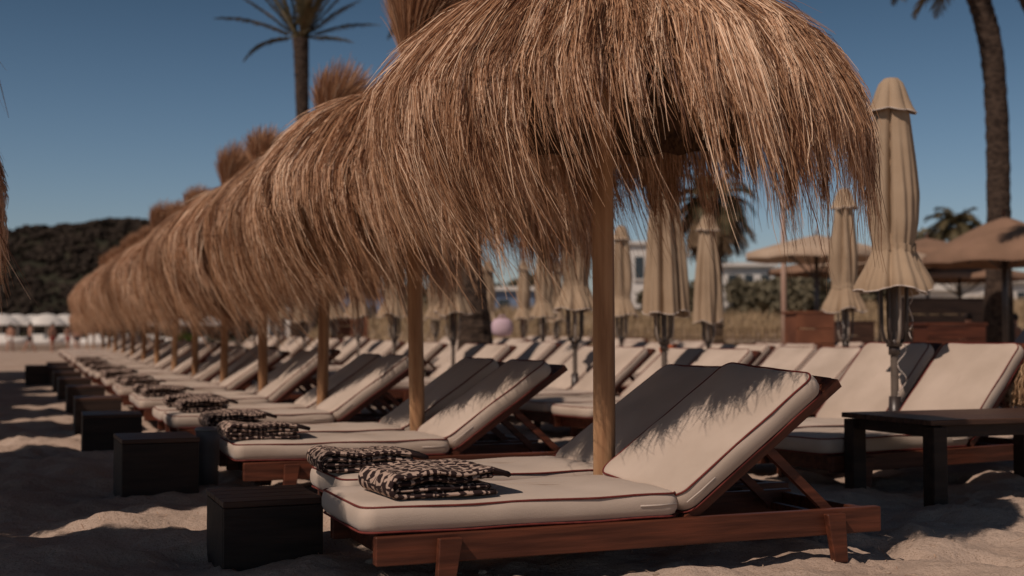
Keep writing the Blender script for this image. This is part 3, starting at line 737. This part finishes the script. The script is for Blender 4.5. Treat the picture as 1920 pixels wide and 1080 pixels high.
# a person on the sand at the right edge, fair wavy hair
Yp = 7.9; xp = (1925-CX)/F*Yp
e = empty('person', (xp, Yp, 0), 0, label='person with fair wavy hair sitting low at the right edge of the photo', cat='person')
J = [(.30, .05, .12, .15, .12), (.22, .03, .28, .13, .10), (.10, 0, .42, .15, .10), (.06, 0, .50, .06, .06), (.03, -.01, .56, .055, .058), (.01, -.02, .63, .078, .09), (.01, -.02, .70, .06, .07)]
E = [(i, i+1) for i in range(6)]
for s in (-1, 1):
    n0 = len(J); J += [(.36, s*.12, .13, .09, .09), (.72, s*.14, .36, .062, .062), (1.02, s*.14, .08, .04, .04), (1.14, s*.14, .05, .03, .03)]; E += [(0, n0), (n0, n0+1), (n0+1, n0+2), (n0+2, n0+3)]
    n0 = len(J); J += [(.10, s*.19, .43, .05, .05), (.24, s*.26, .24, .04, .04), (.46, s*.2, .18, .03, .03), (.54, s*.2, .17, .022, .03)]; E += [(2, n0), (n0, n0+1), (n0+1, n0+2), (n0+2, n0+3)]
body('body', J, E, M['skin'], e)
g = np.random.default_rng(5); n = 2600; s_ = np.linspace(0, 1, 9)[None]; a = g.random(n)*2*math.pi; q = np.sqrt(g.random(n))
dirs = np.stack([np.cos(a)*q, np.sin(a)*q], 1); L0 = .24+.10*g.random(n); wv = g.random(n)*6
X = .0+dirs[:, :1]*(.05+.12*np.sin(s_*1.6))-.03*s_; Y_ = -.02+dirs[:, 1:]*(.05+.10*np.sin(s_*1.6)); Z_ = .76-.02*q[:, None]-(L0[:, None])*s_**1.3
X = X+.012*np.sin(s_*16+wv[:, None]); Y_ = Y_+.012*np.cos(s_*14+wv[:, None])
hb = ribbons('hair', np.stack([X, Y_, Z_], -1), np.full((n, 9), .007), g.random(n), M['hair'], e)

# ------------------------------------------------------------------ palms
def frond_mesh(mb_v, mb_f, base, az, up, length, droop, g, leaf=.34, dens=34):
    d0 = Vector((math.cos(az)*math.cos(up), math.sin(az)*math.cos(up), math.sin(up))); p = Vector(base); pts = [p.copy()]; dr = []
    n = 18; dcur = d0.copy()
    for i in range(n):
        dcur = (dcur+Vector((0, 0, -droop*(.4+i/n)/n*2))).normalized(); p = p+dcur*length/n; pts.append(p.copy()); dr.append(dcur.copy())
    dr.append(dcur)
    for i in range(n):                                               # rachis, a thin three sided rod
        s = dr[i].cross(Vector((0, 0, 1)));
        if s.length < .01: s = Vector((1, 0, 0))
        s.normalize(); w0 = .030*(1-i/n)+.006; w1 = .030*(1-(i+1)/n)+.006; t = s.cross(dr[i]); b = len(mb_v)
        for P_, w_ in ((pts[i], w0), (pts[i+1], w1)): mb_v.extend([tuple(P_+s*w_), tuple(P_-s*w_), tuple(P_+t*w_)])
        mb_f.extend([(b, b+1, b+4, b+3), (b+1, b+2, b+5, b+4), (b+2, b, b+3, b+5)])
    for i in range(dens):
        f = .12+.88*i/dens; k = f*n; a = int(min(k, n-1)); P_ = pts[a].lerp(pts[a+1], k-a); dd = dr[a]
        s = dd.cross(Vector((0, 0, 1)))
        if s.length < .01: s = Vector((1, 0, 0))
        s.normalize(); t = s.cross(dd)
        ll = leaf*(math.sin(math.pi*min(f*.9+.12, 1))**.6+.15)
        for sg in (-1, 1):
            v = (dd*.75+s*sg*(.75)+t*g.uniform(.0, .35)+Vector((0, 0, -.25))+Vector((g.uniform(-.1, .1), g.uniform(-.1, .1), g.uniform(-.1, .1)))).normalized()*ll*g.uniform(.8, 1.15)
            wv_ = v.cross(t).normalized()*.016*(ll/.34+.4) if v.cross(t).length > .001 else Vector((.01, 0, 0))
            b = len(mb_v); mb_v.extend([tuple(P_-wv_), tuple(P_+wv_), tuple(P_+v*.6+wv_*.8+Vector((0, 0, -.01))), tuple(P_+v*1.0+Vector((0, 0, -.05*ll/.3))), tuple(P_+v*.6-wv_*.8)])
            mb_f.append((b, b+1, b+2, b+3, b+4))
def palm(loc, path, rad, fr, label, seed=0, dry=None, leaf=.34, dens=34):
    """path: trunk points relative to loc; fr: list of (az, up, length, droop)."""
    g = random.Random(seed); e = empty('palm_tree', loc, label=label, cat='palm tree', group='palm trees')
    P = [Vector(q) for q in path]; mb = MB(); rs = []; N = 18; total = 60
    for i in range(total+1):
        k = i/total*(len(P)-1); a = min(int(k), len(P)-2); f = k-a
        c0 = P[max(a-1, 0)]; c1 = P[a]; c2 = P[a+1]; c3 = P[min(a+2, len(P)-1)]
        c = .5*((2*c1)+(c2-c0)*f+(2*c0-5*c1+4*c2-c3)*f*f+(3*c1-c0-3*c2+c3)*f**3)
        R0 = rad[a]*(1-f)+rad[a+1]*f
        nf = lambda b, o_: R0*(1+.05*(i % 2)+.10*noise.noise(Vector((math.cos(b)*2+o_, math.sin(b)*2, i*.7+seed))))
        rs.append([tuple(c+Vector((nf(b, 0)*math.cos(b), nf(b, 0)*math.sin(b), 0))) for b in [2*math.pi*j/N for j in range(N)]])
    mb.rings(rs, smooth=False); mb.build('trunk', M['palm_trunk'], e)
    top = P[-1]; v = []; f_ = []
    for az, up, ln, dp in fr: frond_mesh(v, f_, top+Vector((math.cos(az)*.08, math.sin(az)*.08, 0)), az, up, ln, dp, g, leaf, dens)
    me = bpy.data.meshes.new('crown'); me.from_pydata(v, [], f_); me.materials.append(M['frond']); link('crown', me, e)
    if dry:
        v = []; f_ = []
        for az, up, ln, dp in dry: frond_mesh(v, f_, top+Vector((math.cos(az)*.1, math.sin(az)*.1, -.15)), az, up, ln, dp, g, leaf, dens)
        me = bpy.data.meshes.new('dead_fronds'); me.from_pydata(v, [], f_); me.materials.append(M['frond_dry']); link('dead_fronds', me, e)
    return e
def crown(n, seed, l0=2.6, upr=(-.3, 1.35), droop=1.0):
    g = random.Random(seed); return [(i*2.399+g.uniform(-.2, .2), upr[0]+(upr[1]-upr[0])*((i+.5)/n)**.8, l0*g.uniform(.85, 1.1), droop*g.uniform(.7, 1.2)) for i in range(n)]
def grounded(px, Y): x = (px-CX)/F*Y; return (x, Y, gz(x, Y))
# tall thin palm rising above the row (photo x 560)
L = grounded(562, 29); hT = at(560, 68, 29).z-L[2]
fr = [(math.pi*.98, .50, 2.15, .35), (math.pi*1.02, .12, 1.5, .8), (math.pi, .95, 2.2, .2), (2.7, 1.15, 2.3, .1), (3.4, 1.25, 2.3, .1), (2.95, .75, 2.0, .2), (.15, 1.05, 2.1, .1), (-.6, 1.0, 2.0, .1), (2.4, .9, 2.0, .1), (.1, .45, 1.9, .35), (-.1, .75, 1.7, .3), (.2, .95, 2.2, .2), (-.2, 1.2, 2.3, .1), (1.4, 1.3, 2.4, .1), (-1.4, 1.25, 2.4, .1), (-1.2, .7, 1.8, .5), (1.8, .6, 1.8, .5), (0.0, .15, 1.2, .3), (3.0, 1.4, 2.5, .1), (.6, 1.4, 2.5, .1)]
palm(L, [(0, 0, -.2), (-.05, 0, hT*.35), (.03, 0, hT*.7), (-.02, 0, hT)], [.22, .17, .14, .19], fr, 'tall thin palm with sparse upright fronds rising above the straw row', 3, leaf=.19, dens=90)
# big dark palm at the right edge
L = grounded(1872, 24); z0 = L[2]; q = lambda px, py: tuple(at(px, py, 24)-Vector(L))
palm(L, [(0, 0, -.2), q(1874, 480), q(1876, 330), q(1874, 180), q(1862, 60), q(1835, -30), q(1790, -110)], [.34, .225, .215, .21, .215, .225, .25],
     crown(26, 4, 1.9, (-.1, 1.3), 1.3)+[(3.3, -.3, 1.55, 1.2), (2.9, -.5, 1.35, 1.0), (3.6, -.4, 1.2, 1.0)], 'big dark palm trunk curving up at the right edge', 5, leaf=.30)
L = grounded(2040, 19); q = lambda px, py: tuple(at(px, py, 19)-Vector(L))
palm(L, [(0, 0, -.2), q(2030, 300), q(2000, 140), q(1955, 20), q(1905, -90)], [.28, .2, .18, .17, .18], crown(22, 9, 2.1, (.1, 1.3), 1.2), 'second palm leaning in from beyond the right edge', 6)
# leaning palm behind the second pair (trunk at 880)
L = grounded(893, 18.5); q = lambda px, py: tuple(at(px, py, 18.5)-Vector(L))
palm(L, [(0, 0, -.2), q(890, 600), q(878, 480), q(868, 300), q(866, 130), q(868, 40)], [.34, .23, .185, .17, .17, .2], crown(30, 12, 1.3, (-.4, 1.3), 1.3), 'leaning palm trunk flaring at its foot, behind the second straw umbrella', 7, leaf=.26)
# shaggy palm behind the loose parasols (1330)
L = grounded(1340, 36); q = lambda px, py: tuple(at(px, py, 36)-Vector(L))
palm(L, [(0, 0, -.2), q(1338, 520), q(1336, 380)], [.3, .26, .3], crown(30, 15, 1.5, (-.2, 1.3), 1.4), 'shaggy palm with hanging dead fronds behind the loose parasol', 8, dry=crown(30, 18, 1.7, (-1.1, -.1), 1.2), leaf=.35)
# green palm top beyond the bar
L = grounded(1795, 60); q = lambda px, py: tuple(at(px, py, 60)-Vector(L))
palm(L, [(0, 0, -.2), q(1793, 520), q(1793, 428)], [.25, .2, .22], crown(28, 21, 1.7, (-.5, 1.35), 1.6), 'small green palm top beyond the brown bar umbrella', 9, leaf=.5)
L = grounded(450, 62); q = lambda px, py: tuple(at(px, py, 62)-Vector(L))
palm(L, [(0, 0, -.2), q(455, 450), q(458, 330)], [.25, .2, .22], crown(22, 25, 1.6, (-.3, 1.35), 1.6), 'distant palm top peeping above the straw row', 10, leaf=.5)

# ------------------------------------------------------------------ beach bar: open umbrellas
def open_umbrella(cloth, Rr=1.7, h=2.9, rise=.55, label='', loc=(0, 0, 0), rz=0, polm='metal_dark'):
    e = empty('open_umbrella', loc, rz, label=label, cat='umbrella', group='open umbrellas of the beach bar')
    mb = MB(); mb.tube([(0, 0, -.1), (0, 0, h)], .05, 10); mb.build('pole', M[polm], e)
    mb = MB(); rs = []
    for t in (1.0, .8, .6, .4, .2, .03):
        rs.append([(Rr*t*(1-.035*(1-abs(math.cos(4*a)))*1.5)*math.cos(a), Rr*t*(1-.035*(1-abs(math.cos(4*a)))*1.5)*math.sin(a), h-rise*t**1.15+.03*(abs(math.cos(4*a))-.5)*t) for a in [2*math.pi*j/64 for j in range(64)]])
    low = [(x, y, z-.13) for x, y, z in rs[0]]; mb.rings([low]+rs, cap=False); cn = mb.build('canopy', M[cloth], e)
    mb = MB(); mb.tube([(0, 0, h-.01), (0, 0, h+.12)], [.03, .015], 8); mb.build('finial', M['rust'], e)
    for k in range(8):
        a = k*math.pi/4; c = Vector((math.cos(a), math.sin(a), 0)); mb = MB()
        mb.tube([c*.06+Vector((0, 0, h-.06)), c*Rr*.95+Vector((0, 0, h-rise-.02))], .017, 6); mb.tube([c*.06+Vector((0, 0, h-.95)), c*Rr*.5+Vector((0, 0, h-rise*.5-.08))], .014, 6)
        mb.build('rib', M['metal_dark'], e)
    return e
def ou(px, top, Y, half, cloth, rise, label, rz=0):
    x = (px-CX)/F*Y; g0 = gz(x, Y); h = at(px, top, Y).z-g0
    open_umbrella(cloth, half/F*Y, h, rise, label, (x, Y, g0), rz)
ou(1532, 440, 27, 135, 'beige_cloth', .42, 'wide beige open umbrella left of the largest closed parasol', .2)
ou(1885, 404, 22, 152, 'brown_cloth', .75, 'brown open umbrella at the right edge in front of the palm trunk', .1)
ou(1650, 458, 31, 120, 'beige_cloth', .45, 'pale open umbrella behind the largest closed parasol', .4)
ou(1740, 446, 34, 95, 'brown_cloth', .4, 'dark open umbrella between the beige and brown ones', .1)
ou(1560, 484, 36, 120, 'brown_cloth', .35, 'low brown umbrella beneath the wide beige one', .3)
ou(1800, 492, 35, 130, 'brown_cloth', .4, 'low brown umbrella beneath the right hand brown one', .2)
# mast and posts
def mast(px, top, Y, rad, m_, label, nm='mast'):
    x = (px-CX)/F*Y; g0 = gz(x, Y); mb = MB(); hh = at(px, top, Y).z-g0
    mb.tube([(0, 0, -.1), (0, 0, hh*.5), (0, 0, hh)], [rad, rad*.9, rad*.7], 10); mb.tube([(0, 0, hh), (0, 0, hh+.08)], [rad, rad*.3], 10)
    o = mb.build(nm, m_); o.location = (x, Y, g0); tag(o, label, nm)
mast(1470, 370, 30, .075, mat('mast_paint', (.42, .27, .21), (.5, .36, .28), scale=1, rough=.6), 'tall pale post rising through the beige umbrella', 'post')
mast(981, 400, 34, .07, M['rust'], 'thin brown mast between the small parasols left of the nearest post', 'mast')
mast(34, 590, 110, .12, M['grey'], 'thin grey lamp mast on the far beach below the hill', 'mast')
# bar furniture
def board(px0, px1, py0, py1, Y, depth, m_, nm, label, cat):
    a = at(px0, py1, Y); b = at(px1, py0, Y); g0 = gz((a.x+b.x)/2, Y); e = empty(nm, ((a.x+b.x)/2, Y, g0), .12, label=label, cat=cat)
    W_ = b.x-a.x; Hh = b.z-g0
    mb = MB(); n = 5
    for i in range(n): mb.box((0, 0, Hh*(i+.5)/n), (W_, .04, Hh/n-.012))
    mb.build('front_boards', m_, e, bevel=.004)
    mb = MB(); mb.box((0, depth/2, Hh+.02), (W_+.06, depth+.06, .04)); mb.build('top', m_, e, bevel=.004)
    for s in (-1, 1): mb = MB(); mb.box((s*(W_/2-.03), depth/2, Hh/2), (.05, depth-.06, Hh)); mb.build('end_panel', m_, e)
board(1492, 1565, 588, 650, 19.5, .6, M['rust'], 'storage_chest', 'rust red wooden chest standing left of the frilled parasol', 'chest')
board(1575, 1640, 606, 640, 21, .6, M['dark_wood'], 'bar_counter', 'low dark brown counter behind the frilled and largest parasols', 'counter')
board(1735, 1850, 610, 640, 18, .5, M['teak'], 'wooden_bench', 'long brown wooden bench beneath the brown open umbrella', 'bench')
board(1690, 1850, 562, 612, 26, .8, M['dark_side'], 'bar_counter', 'black wooden bar counter in deep shade under the brown umbrellas', 'counter')
board(620, 690, 592, 640, 30, .5, M['rust'], 'storage_chest', 'rust red chest low behind the third straw umbrella post', 'chest')
# rounded stand-in for an unidentified dark shape at the right edge
e = empty('dark_mound', (0, 0, 0)); x = (1990-CX)/F*11; e.location = (x, 11, 0); tag(e, 'unidentified dark navy mound at the right edge behind the loungers', 'mound')
mb = MB(); rs = []
for z, q in ((-.02, .50), (.25, .56), (.55, .50), (.85, .38), (1.05, .22), (1.14, .06)): rs.append([(q*math.cos(a)*(1+.06*math.sin(3*a+z*5)), q*math.sin(a), z+.03*math.sin(2*a)) for a in [2*math.pi*j/28 for j in range(28)]])
mb.rings(rs); mb.build('cover', M['navy'], e)
mb = MB(); mb.tube([(.05, 0, 1.13), (.10, 0, 1.20), (.16, 0, 1.12)], .012, 6); mb.build('handle', M['navy'], e)
# people under the bar umbrellas
for (px, Y, rz, lab, cl) in ((1815, 24, .4, 'person in pale shorts standing beneath the low brown bar umbrella', 'white'), (1902, 25, 2.0, 'person in red shorts standing at the bar by the right edge', 'red'), (1765, 27, 1.0, 'person in navy shorts behind the brown bench', 'navy')):
    x = (px-CX)/F*Y; o = walker((x, Y, gz(x, Y)-.25), rz, lab, .05, cl, sc=.85); o['group'] = 'people at the beach bar'

# ------------------------------------------------------------------ far buildings, panels, small things
def house(px0, px1, py0, Y, dep, label, wins=3, m_='white', floors=2, name='house'):
    a = at(px0, py0, Y); b = at(px1, py0, Y); cx = (a.x+b.x)/2; g0 = gz(cx, Y)-.3; W_ = b.x-a.x; Hh = a.z-g0
    e = empty(name, (cx, Y, g0), 0, label=label, cat='building', group='buildings beyond the dune')
    mb = MB(); mb.box((0, dep/2, Hh/2), (W_, dep, Hh)); mb.build('wall', M[m_], e)
    mb = MB(); mb.box((0, dep/2, Hh+.10), (W_+.5, dep+.5, .2)); rf = mb.build('roof', M['white'], e)
    fh = Hh/floors
    for fl in range(floors):
        for i in range(wins):
            wx = -W_/2+W_*(i+.5)/wins; ww = min(W_/wins*.5, 1.6); mb = MB(); mb.box((wx, -.02, fh*(fl+.55)), (ww, .08, fh*.42)); f = mb.build('window', M['glass'], e)
            mb = MB(); mb.box((wx, -.10, fh*(fl+.31)), (ww+.2, .12, .1)); mb.build('sill', M['white'], f)
house(1150, 1215, 458, 80, 6, 'white two storey house right of the nearest umbrella post', 2)
house(1358, 1450, 500, 62, 6, 'white house beyond the shaggy palm', 3)
house(1225, 1290, 480, 90, 7, 'white house hidden behind the pleated parasol', 3)
house(500, 560, 565, 72, 6, 'low white building left of the blue one behind the parasols', 3, floors=1)
house(610, 735, 546, 62, 5, 'blue grey low building with white flat roof', 5, 'blue', floors=1)
house(925, 1002, 545, 60, 4, 'blue panelled hut right of the leaning palm', 2, 'blue', floors=1)
house(1700, 1830, 545, 58, 5, 'long white building glimpsed under the bar umbrellas', 5, floors=1)
house(1840, 1990, 530, 55, 5, 'white building at the right edge behind the bar', 5, floors=1)

# clumps of leaves: trees beyond the dune
def leafy(loc, rx, rz_, n, label, seed, mat_='leaf', leaf=.28, name='tree', cat='tree', trunk=True, group='trees beyond the dune'):
    g = np.random.default_rng(seed); e = empty(name, loc, label=label, cat=cat, group=group)
    nb = 14; cen = g.normal(size=(nb, 3))*np.array([rx*.42, rx*.42, rz_*.30]); rad = rx*(.28+.22*g.random(nb))
    k = g.integers(0, nb, n); dv = g.normal(size=(n, 3)); dv /= np.linalg.norm(dv, axis=1, keepdims=True)
    P = cen[k]+dv*rad[k][:, None]*(g.random((n, 1))**.35)*np.array([1, 1, .8]); P[:, 2] += rz_*1.0
    P[:, 2] = np.maximum(P[:, 2], .05)
    a = g.normal(size=(n, 3)); a /= np.linalg.norm(a, axis=1, keepdims=True); b = np.cross(a, g.normal(size=(n, 3))); b /= np.linalg.norm(b, axis=1, keepdims=True)
    s1 = leaf*(.6+.8*g.random((n, 1))); v = np.stack([P-a*s1, P-b*s1*.45, P+a*s1, P+b*s1*.45], 1).reshape(-1, 3)
    me = raw_mesh('crown', v, np.arange(n*4).reshape(-1, 4), False); me.materials.append(M[mat_]); link('crown', me, e)
    if trunk:
        mb = MB(); mb.tube([(0, 0, -.3), (.1, 0, rz_*.4), (0, .05, rz_*.9)], [rx*.09, rx*.07, rx*.04], 9)
        for s in (-1, 1): mb.tube([(.05, 0, rz_*.5), (s*rx*.3, .1, rz_*.9)], [rx*.05, rx*.02], 7)
        mb.build('trunk', M['palm_trunk'], e)
for i, (px, top, Y, rx) in enumerate(((960, 515, 70, 2.6), (1005, 520, 66, 1.8), (1300, 520, 70, 3.0), (1390, 520, 62, 2.0), (1455, 510, 58, 2.6), (1500, 520, 52, 1.9), (1700, 500, 62, 3.5), (700, 520, 76, 2.8), (590, 520, 80, 3.4), (780, 530, 72, 2.6), (1600, 505, 60, 2.6), (1760, 455, 72, 3.5), (640, 500, 84, 4))):
    x = (px-CX)/F*Y; g0 = gz(x, Y); hh = max(at(px, top+14, Y).z-g0, 1.3); rx *= .72
    leafy((x, Y, g0), rx, hh*.62, 2600, ['dark green bushy tree beyond the dune, %s', 'olive green tree beyond the dune, %s'][i % 2] % ['above the blue hut', 'right of the blue hut', 'behind the pleated parasol', 'beside the shaggy palm', 'left of the pale post', 'right of the pale post', 'behind the largest parasol', 'above the blue grey building', 'left of the blue grey building', 'left of the leaning palm', 'behind the frilled parasol', 'behind the brown bar umbrella', 'highest, above the blue grey building'][i], 100+i)
# grass tufts on the dune: uncountable
g = np.random.default_rng(77); n = 26000
gx = g.uniform(-8, 24, n); gy = 35+20*g.random(n)**1.2
keep = (vn(gx*.35, gy*.35) > -.18); gx = gx[keep]; gy = gy[keep]; n = len(gx)
gzv = broad(gx, gy); s_ = np.linspace(0, 1, 4)[None]; ln = .18+.32*g.random(n); ba = g.random(n)*6.28; bl = .25*g.random(n)
P = np.stack([gx[:, None]+np.cos(ba)[:, None]*bl[:, None]*s_**2, gy[:, None]+np.sin(ba)[:, None]*bl[:, None]*s_**2, gzv[:, None]-.03+ln[:, None]*s_], -1)
tag(ribbons('dry_grass', P, .045*(1-.8*s_)*np.ones((n, 1)), g.random(n), M['drygrass'], None), 'dry ochre grass and scrub covering the low dune behind the loungers', 'grass', kind='stuff')
# fence along the dune
e = empty('paling_fence', (0, 0, 0), label='low fence of thin wooden palings along the foot of the dune', cat='fence')
mb = MB()
a = Vector(((1010-CX)/F*33, 33, 0)); b = Vector(((1480-CX)/F*31, 31, 0)); n = 64
for i in range(n):
    p = a.lerp(b, i/(n-1)); mb.box((p.x, p.y, gz(p.x, p.y)+.45), (.035, .03, .95+.08*random.random()))
mb.build('palings', M['frond_dry'], e); mb = MB()
for zz in (.35, .75):
    d_ = b-a; mb.box(((a+b)/2+Vector((0, .03, zz+.13))), (d_.length, .03, .05), rot('Z', math.atan2(d_.y, d_.x)))
mb.build('rail', M['frond_dry'], e)

# white canopies and boats on the far beach
def canopy_w(px, Y, Rr, label):
    x = (px-CX)/F*Y; e = empty('white_parasol', (x, Y, gz(x, Y)), label=label, cat='parasol', group='white parasols on the far beach')
    mb = MB(); mb.tube([(0, 0, -.1), (0, 0, 2.6)], .05, 8); mb.build('pole', M['white'], e)
    mb = MB(); mb.rings([[(Rr*t*math.cos(a), Rr*t*math.sin(a), 2.75-.85*t**2.2) for a in [2*math.pi*j/20 for j in range(20)]] for t in (1, .85, .65, .45, .25, .04)], cap=False); mb.build('canopy', M['white'], e)
PW = ['at the far left edge', 'second from the left edge', 'above the striding person', 'between the two walking people', 'right of the person in red', 'below the end of the straw row', 'seen between the farthest posts', 'seen behind the tenth post', 'seen behind the eighth post', 'seen behind the seventh post', 'behind the sixth post', 'behind the fifth post']
for i, px in enumerate((2, 32, 62, 88, 122, 158, 188, 222, 258, 300, 340, 385)): canopy_w(px, 92+2*(i % 3), 1.5, 'blurred white parasol on the far beach, '+PW[i])
def boat(px, Y, ln, label, rz=0):
    x = (px-CX)/F*Y; e = empty('white_boat', (x, Y, gz(x, Y)), rz, label=label, cat='boat', group='white boats pulled up on the far beach')
    mb = MB(); rs = []
    for i in range(13):
        t = -1+2*i/12; w_ = .75*(1-max(0, t)**3.0*.95)*(1-.15*max(0, -t)); z0 = .10+.35*max(0, t)**2; z1 = .80+.22*t*t
        rs.append([(t*ln/2, -w_*.35, z0), (t*ln/2, -w_*.9, (z0+z1)*.5), (t*ln/2, -w_, z1), (t*ln/2, -w_*.85, z1), (t*ln/2, 0, z1-.12), (t*ln/2, w_*.85, z1), (t*ln/2, w_, z1), (t*ln/2, w_*.9, (z0+z1)*.5), (t*ln/2, w_*.35, z0)])
    mb.rings(rs); mb.build('hull', M['white'], e)
    mb = MB(); mb.box((-.1, 0, .98), (1.1, .8, .42), taper=.8); mb.build('cabin', M['white'], e, bevel=.05)
for i, (px, Y) in enumerate(((8, 84), (76, 86), (128, 88), (182, 85), (235, 88), (290, 90), (345, 90))): boat(px, Y, 3.4, 'small white boat on the far beach, '+['at the left edge', 'behind the striding person', 'behind the person in red', 'below the end of the straw row', 'behind the tenth and ninth posts', 'behind the eighth post', 'behind the sixth post'][i], .1*(i % 3-1))

# small coloured things
def blob(px, py, Y, r0, m_, nm, label, cat, sq=(1, .8, .8), seed=0):
    c = at(px, py, Y); mb = MB(); rs = []
    for i in range(9):
        a = math.pi*(.03+.94*i/8); rs.append([(r0*sq[0]*math.sin(a)**.45*math.cos(b)*(1+.06*math.sin(3*b+seed)), r0*sq[1]*math.sin(a)**.7*math.sin(b), -r0*sq[2]*math.cos(a)) for b in [2*math.pi*j/20 for j in range(20)]])
    mb.rings(rs); e = empty(nm, tuple(c), .3, label=label, cat=cat); mb.build('shell' if nm == 'beach_ball' else 'fabric', m_, e)
    mb = MB(); z = r0*sq[2]
    if nm == 'beach_ball': mb.tube([(0, 0, z*.97), (0, 0, z*1.06)], .03, 8); mb.build('valve', m_, e)
    else: mb.tube([(-r0*.4, 0, z*.8), (-r0*.25, 0, z*1.3), (r0*.25, 0, z*1.3), (r0*.4, 0, z*.8)], .015, 6); mb.build('strap', m_, e)
blob(942, 614, 23, .19, M['pink'], 'beach_bag', 'pink beach bag on the loungers right of the leaning palm', 'bag', (1.1, .6, .9))
blob(551, 603, 34, .22, M['white'], 'beach_ball', 'white ball behind the loosely folded parasol by the third post', 'ball', (1, 1, 1))
blob(345, 637, 26, .16, M['green'], 'beach_bag', 'bright green bag on a lounger behind the sixth and seventh posts', 'bag', (1.2, .7, .9))
blob(1250, 655, 12.5, .06, M['orange'], 'beach_bag', 'small orange bag beside the pleated parasol ribs', 'bag', (1.3, .7, .8))

# ------------------------------------------------------------------ the wooded hill
def hill():
    xs = np.linspace(-420, 60, 260); ys = np.linspace(330, 640, 120); X, Y = np.meshgrid(xs, ys)
    px = CX+X/Y*F
    sil = np.interp(CX+X/470*F, [-900, -500, -200, 0, 60, 150, 210, 270, 300, 360, 430, 520, 700, 900], [520, 500, 470, 446, 434, 415, 406, 403, 412, 440, 480, 530, 600, 640])
    top = (HY-sil)/F*470
    prof_ = np.exp(-((Y-470)/75.0)**2)
    Z = top*prof_*(1+.0*X)+6*vn(X*.03, Y*.03)*prof_+2.2*vn(X*.11, Y*.11)+1.2*vn(X*.30, Y*.30)+1.0*vn(X*.7, Y*.7)-1.5
    edge = ss(330, 350, Y); Z = Z*edge-3*(1-edge)
    v = np.stack([X, Y, Z], -1).reshape(-1, 3); nx = len(xs); i = np.arange(len(ys)-1)[:, None]*nx+np.arange(nx-1)[None]
    me = raw_mesh('hill', v, np.stack([i, i+1, i+nx+1, i+nx], -1).reshape(-1, 4))
    me.materials.append(mat('pine_hill', (.010, .011, .006), (.040, .036, .022), scale=.09, rough=.95, detail=10, bump=1, bscale=1.0))
    tag(link('hill', me), kind='structure')
    g = np.random.default_rng(8); n = 9000; tx = g.uniform(-330, 40, n); ty = g.uniform(350, 480, n)
    ix = np.clip(((tx+420)/480*259).astype(int), 0, 259); iy = np.clip(((ty-330)/310*119).astype(int), 0, 119); tz = Z[iy, ix]
    ok = tz > 1; tx, ty, tz = tx[ok], ty[ok], tz[ok]; n = len(tx); L_ = 14
    dv = g.normal(size=(n, L_, 3)); dv /= np.linalg.norm(dv, axis=2, keepdims=True); sz = (.9+1.1*g.random(n))[:, None, None]
    Pc = np.stack([tx, ty, tz+1.2], -1)[:, None]+dv*sz*np.array([1, 1, .6]); a = g.normal(size=Pc.shape); b = np.cross(a, dv); b /= np.linalg.norm(b, axis=2, keepdims=True)+1e-6; a = np.cross(b, dv)
    s1 = sz*.55; v = np.stack([Pc-a*s1, Pc-b*s1, Pc+a*s1, Pc+b*s1], 2).reshape(-1, 3)
    me = raw_mesh('pine_wood', v, np.arange(n*L_*4).reshape(-1, 4), False); me.materials.append(mat('pine_leaf', (.024, .016, .012), (.044, .032, .023), scale=.2, rough=.9))
    tag(link('pine_wood', me), 'dark pine wood covering the hill beyond the beach', 'wood', kind='stuff')
hill()

# ------------------------------------------------------------------ pebbles and dry stems on the sand
pg = MB(); base = None
PB = [(905, 1068, .014, 'round brown'), (1228, 1068, .010, 'small grey'), (700, 1052, .02, 'flat pale'), (1080, 1066, .007, 'tiny'), (1330, 1060, .006, 'tiny dark'), (862, 1062, .008, 'little pale'), (1780, 1012, .008, 'small brown'), (1850, 1000, .007, 'tiny tan'), (1660, 1055, .008, 'small dark')]
WH = ['under the foreground lounger leg', 'below the middle of the foreground rail', 'at the foreground lounger foot', 'left of the bottom centre', 'right of the bottom centre', 'beside the foreground leg', 'on the sunlit sand at right', 'on the sand near the right edge', 'at the bottom right']
for i, (px, py, r0, wd) in enumerate(PB):
    Y = H*F/(py-HY); x = (px-CX)/F*Y; mb = MB(); rs = []
    for k in range(7):
        a = math.pi*(.05+.9*k/6); rs.append([(r0*1.2*math.sin(a)*math.cos(b)*(1+.12*math.sin(2*b+i)), r0*math.sin(a)*math.sin(b), -r0*.65*math.cos(a)) for b in [2*math.pi*j/12 for j in range(12)]])
    mb.rings(rs); o = mb.build('pebble', M['pebble']); o.location = (x, Y, float(broad(x, Y)+fine(np.array(x), np.array(Y)))-.012+r0*.35); tag(o, wd+' pebble on the sand '+WH[i], 'pebble', 'pebbles on the sand')
g = np.random.default_rng(12); n = 700
tx = g.uniform(-2.2, 3.4, n); ty = g.uniform(3.7, 6.2, n); an = g.random(n)*6.28; ln = .02+.06*g.random(n)**2; s_ = np.linspace(-.5, .5, 4)[None]
X = tx[:, None]+np.cos(an)[:, None]*ln[:, None]*s_; Y_ = ty[:, None]+np.sin(an)[:, None]*ln[:, None]*s_
P = np.stack([X, Y_, broad(X, Y_)+fine(X, Y_)-.012+.004+.003*g.random((n, 1))], -1)
ob = ribbons('straw_litter', P, np.full((n, 4), .0026), g.uniform(.2, 1, n), M['straw'], None, flat_dir=np.tile(np.array([[[0, 0, 1.0]]]), (n, 1, 1)))
tag(ob, 'bits of dry straw and twigs littering the sand around the foreground lounger', 'litter', kind='stuff')
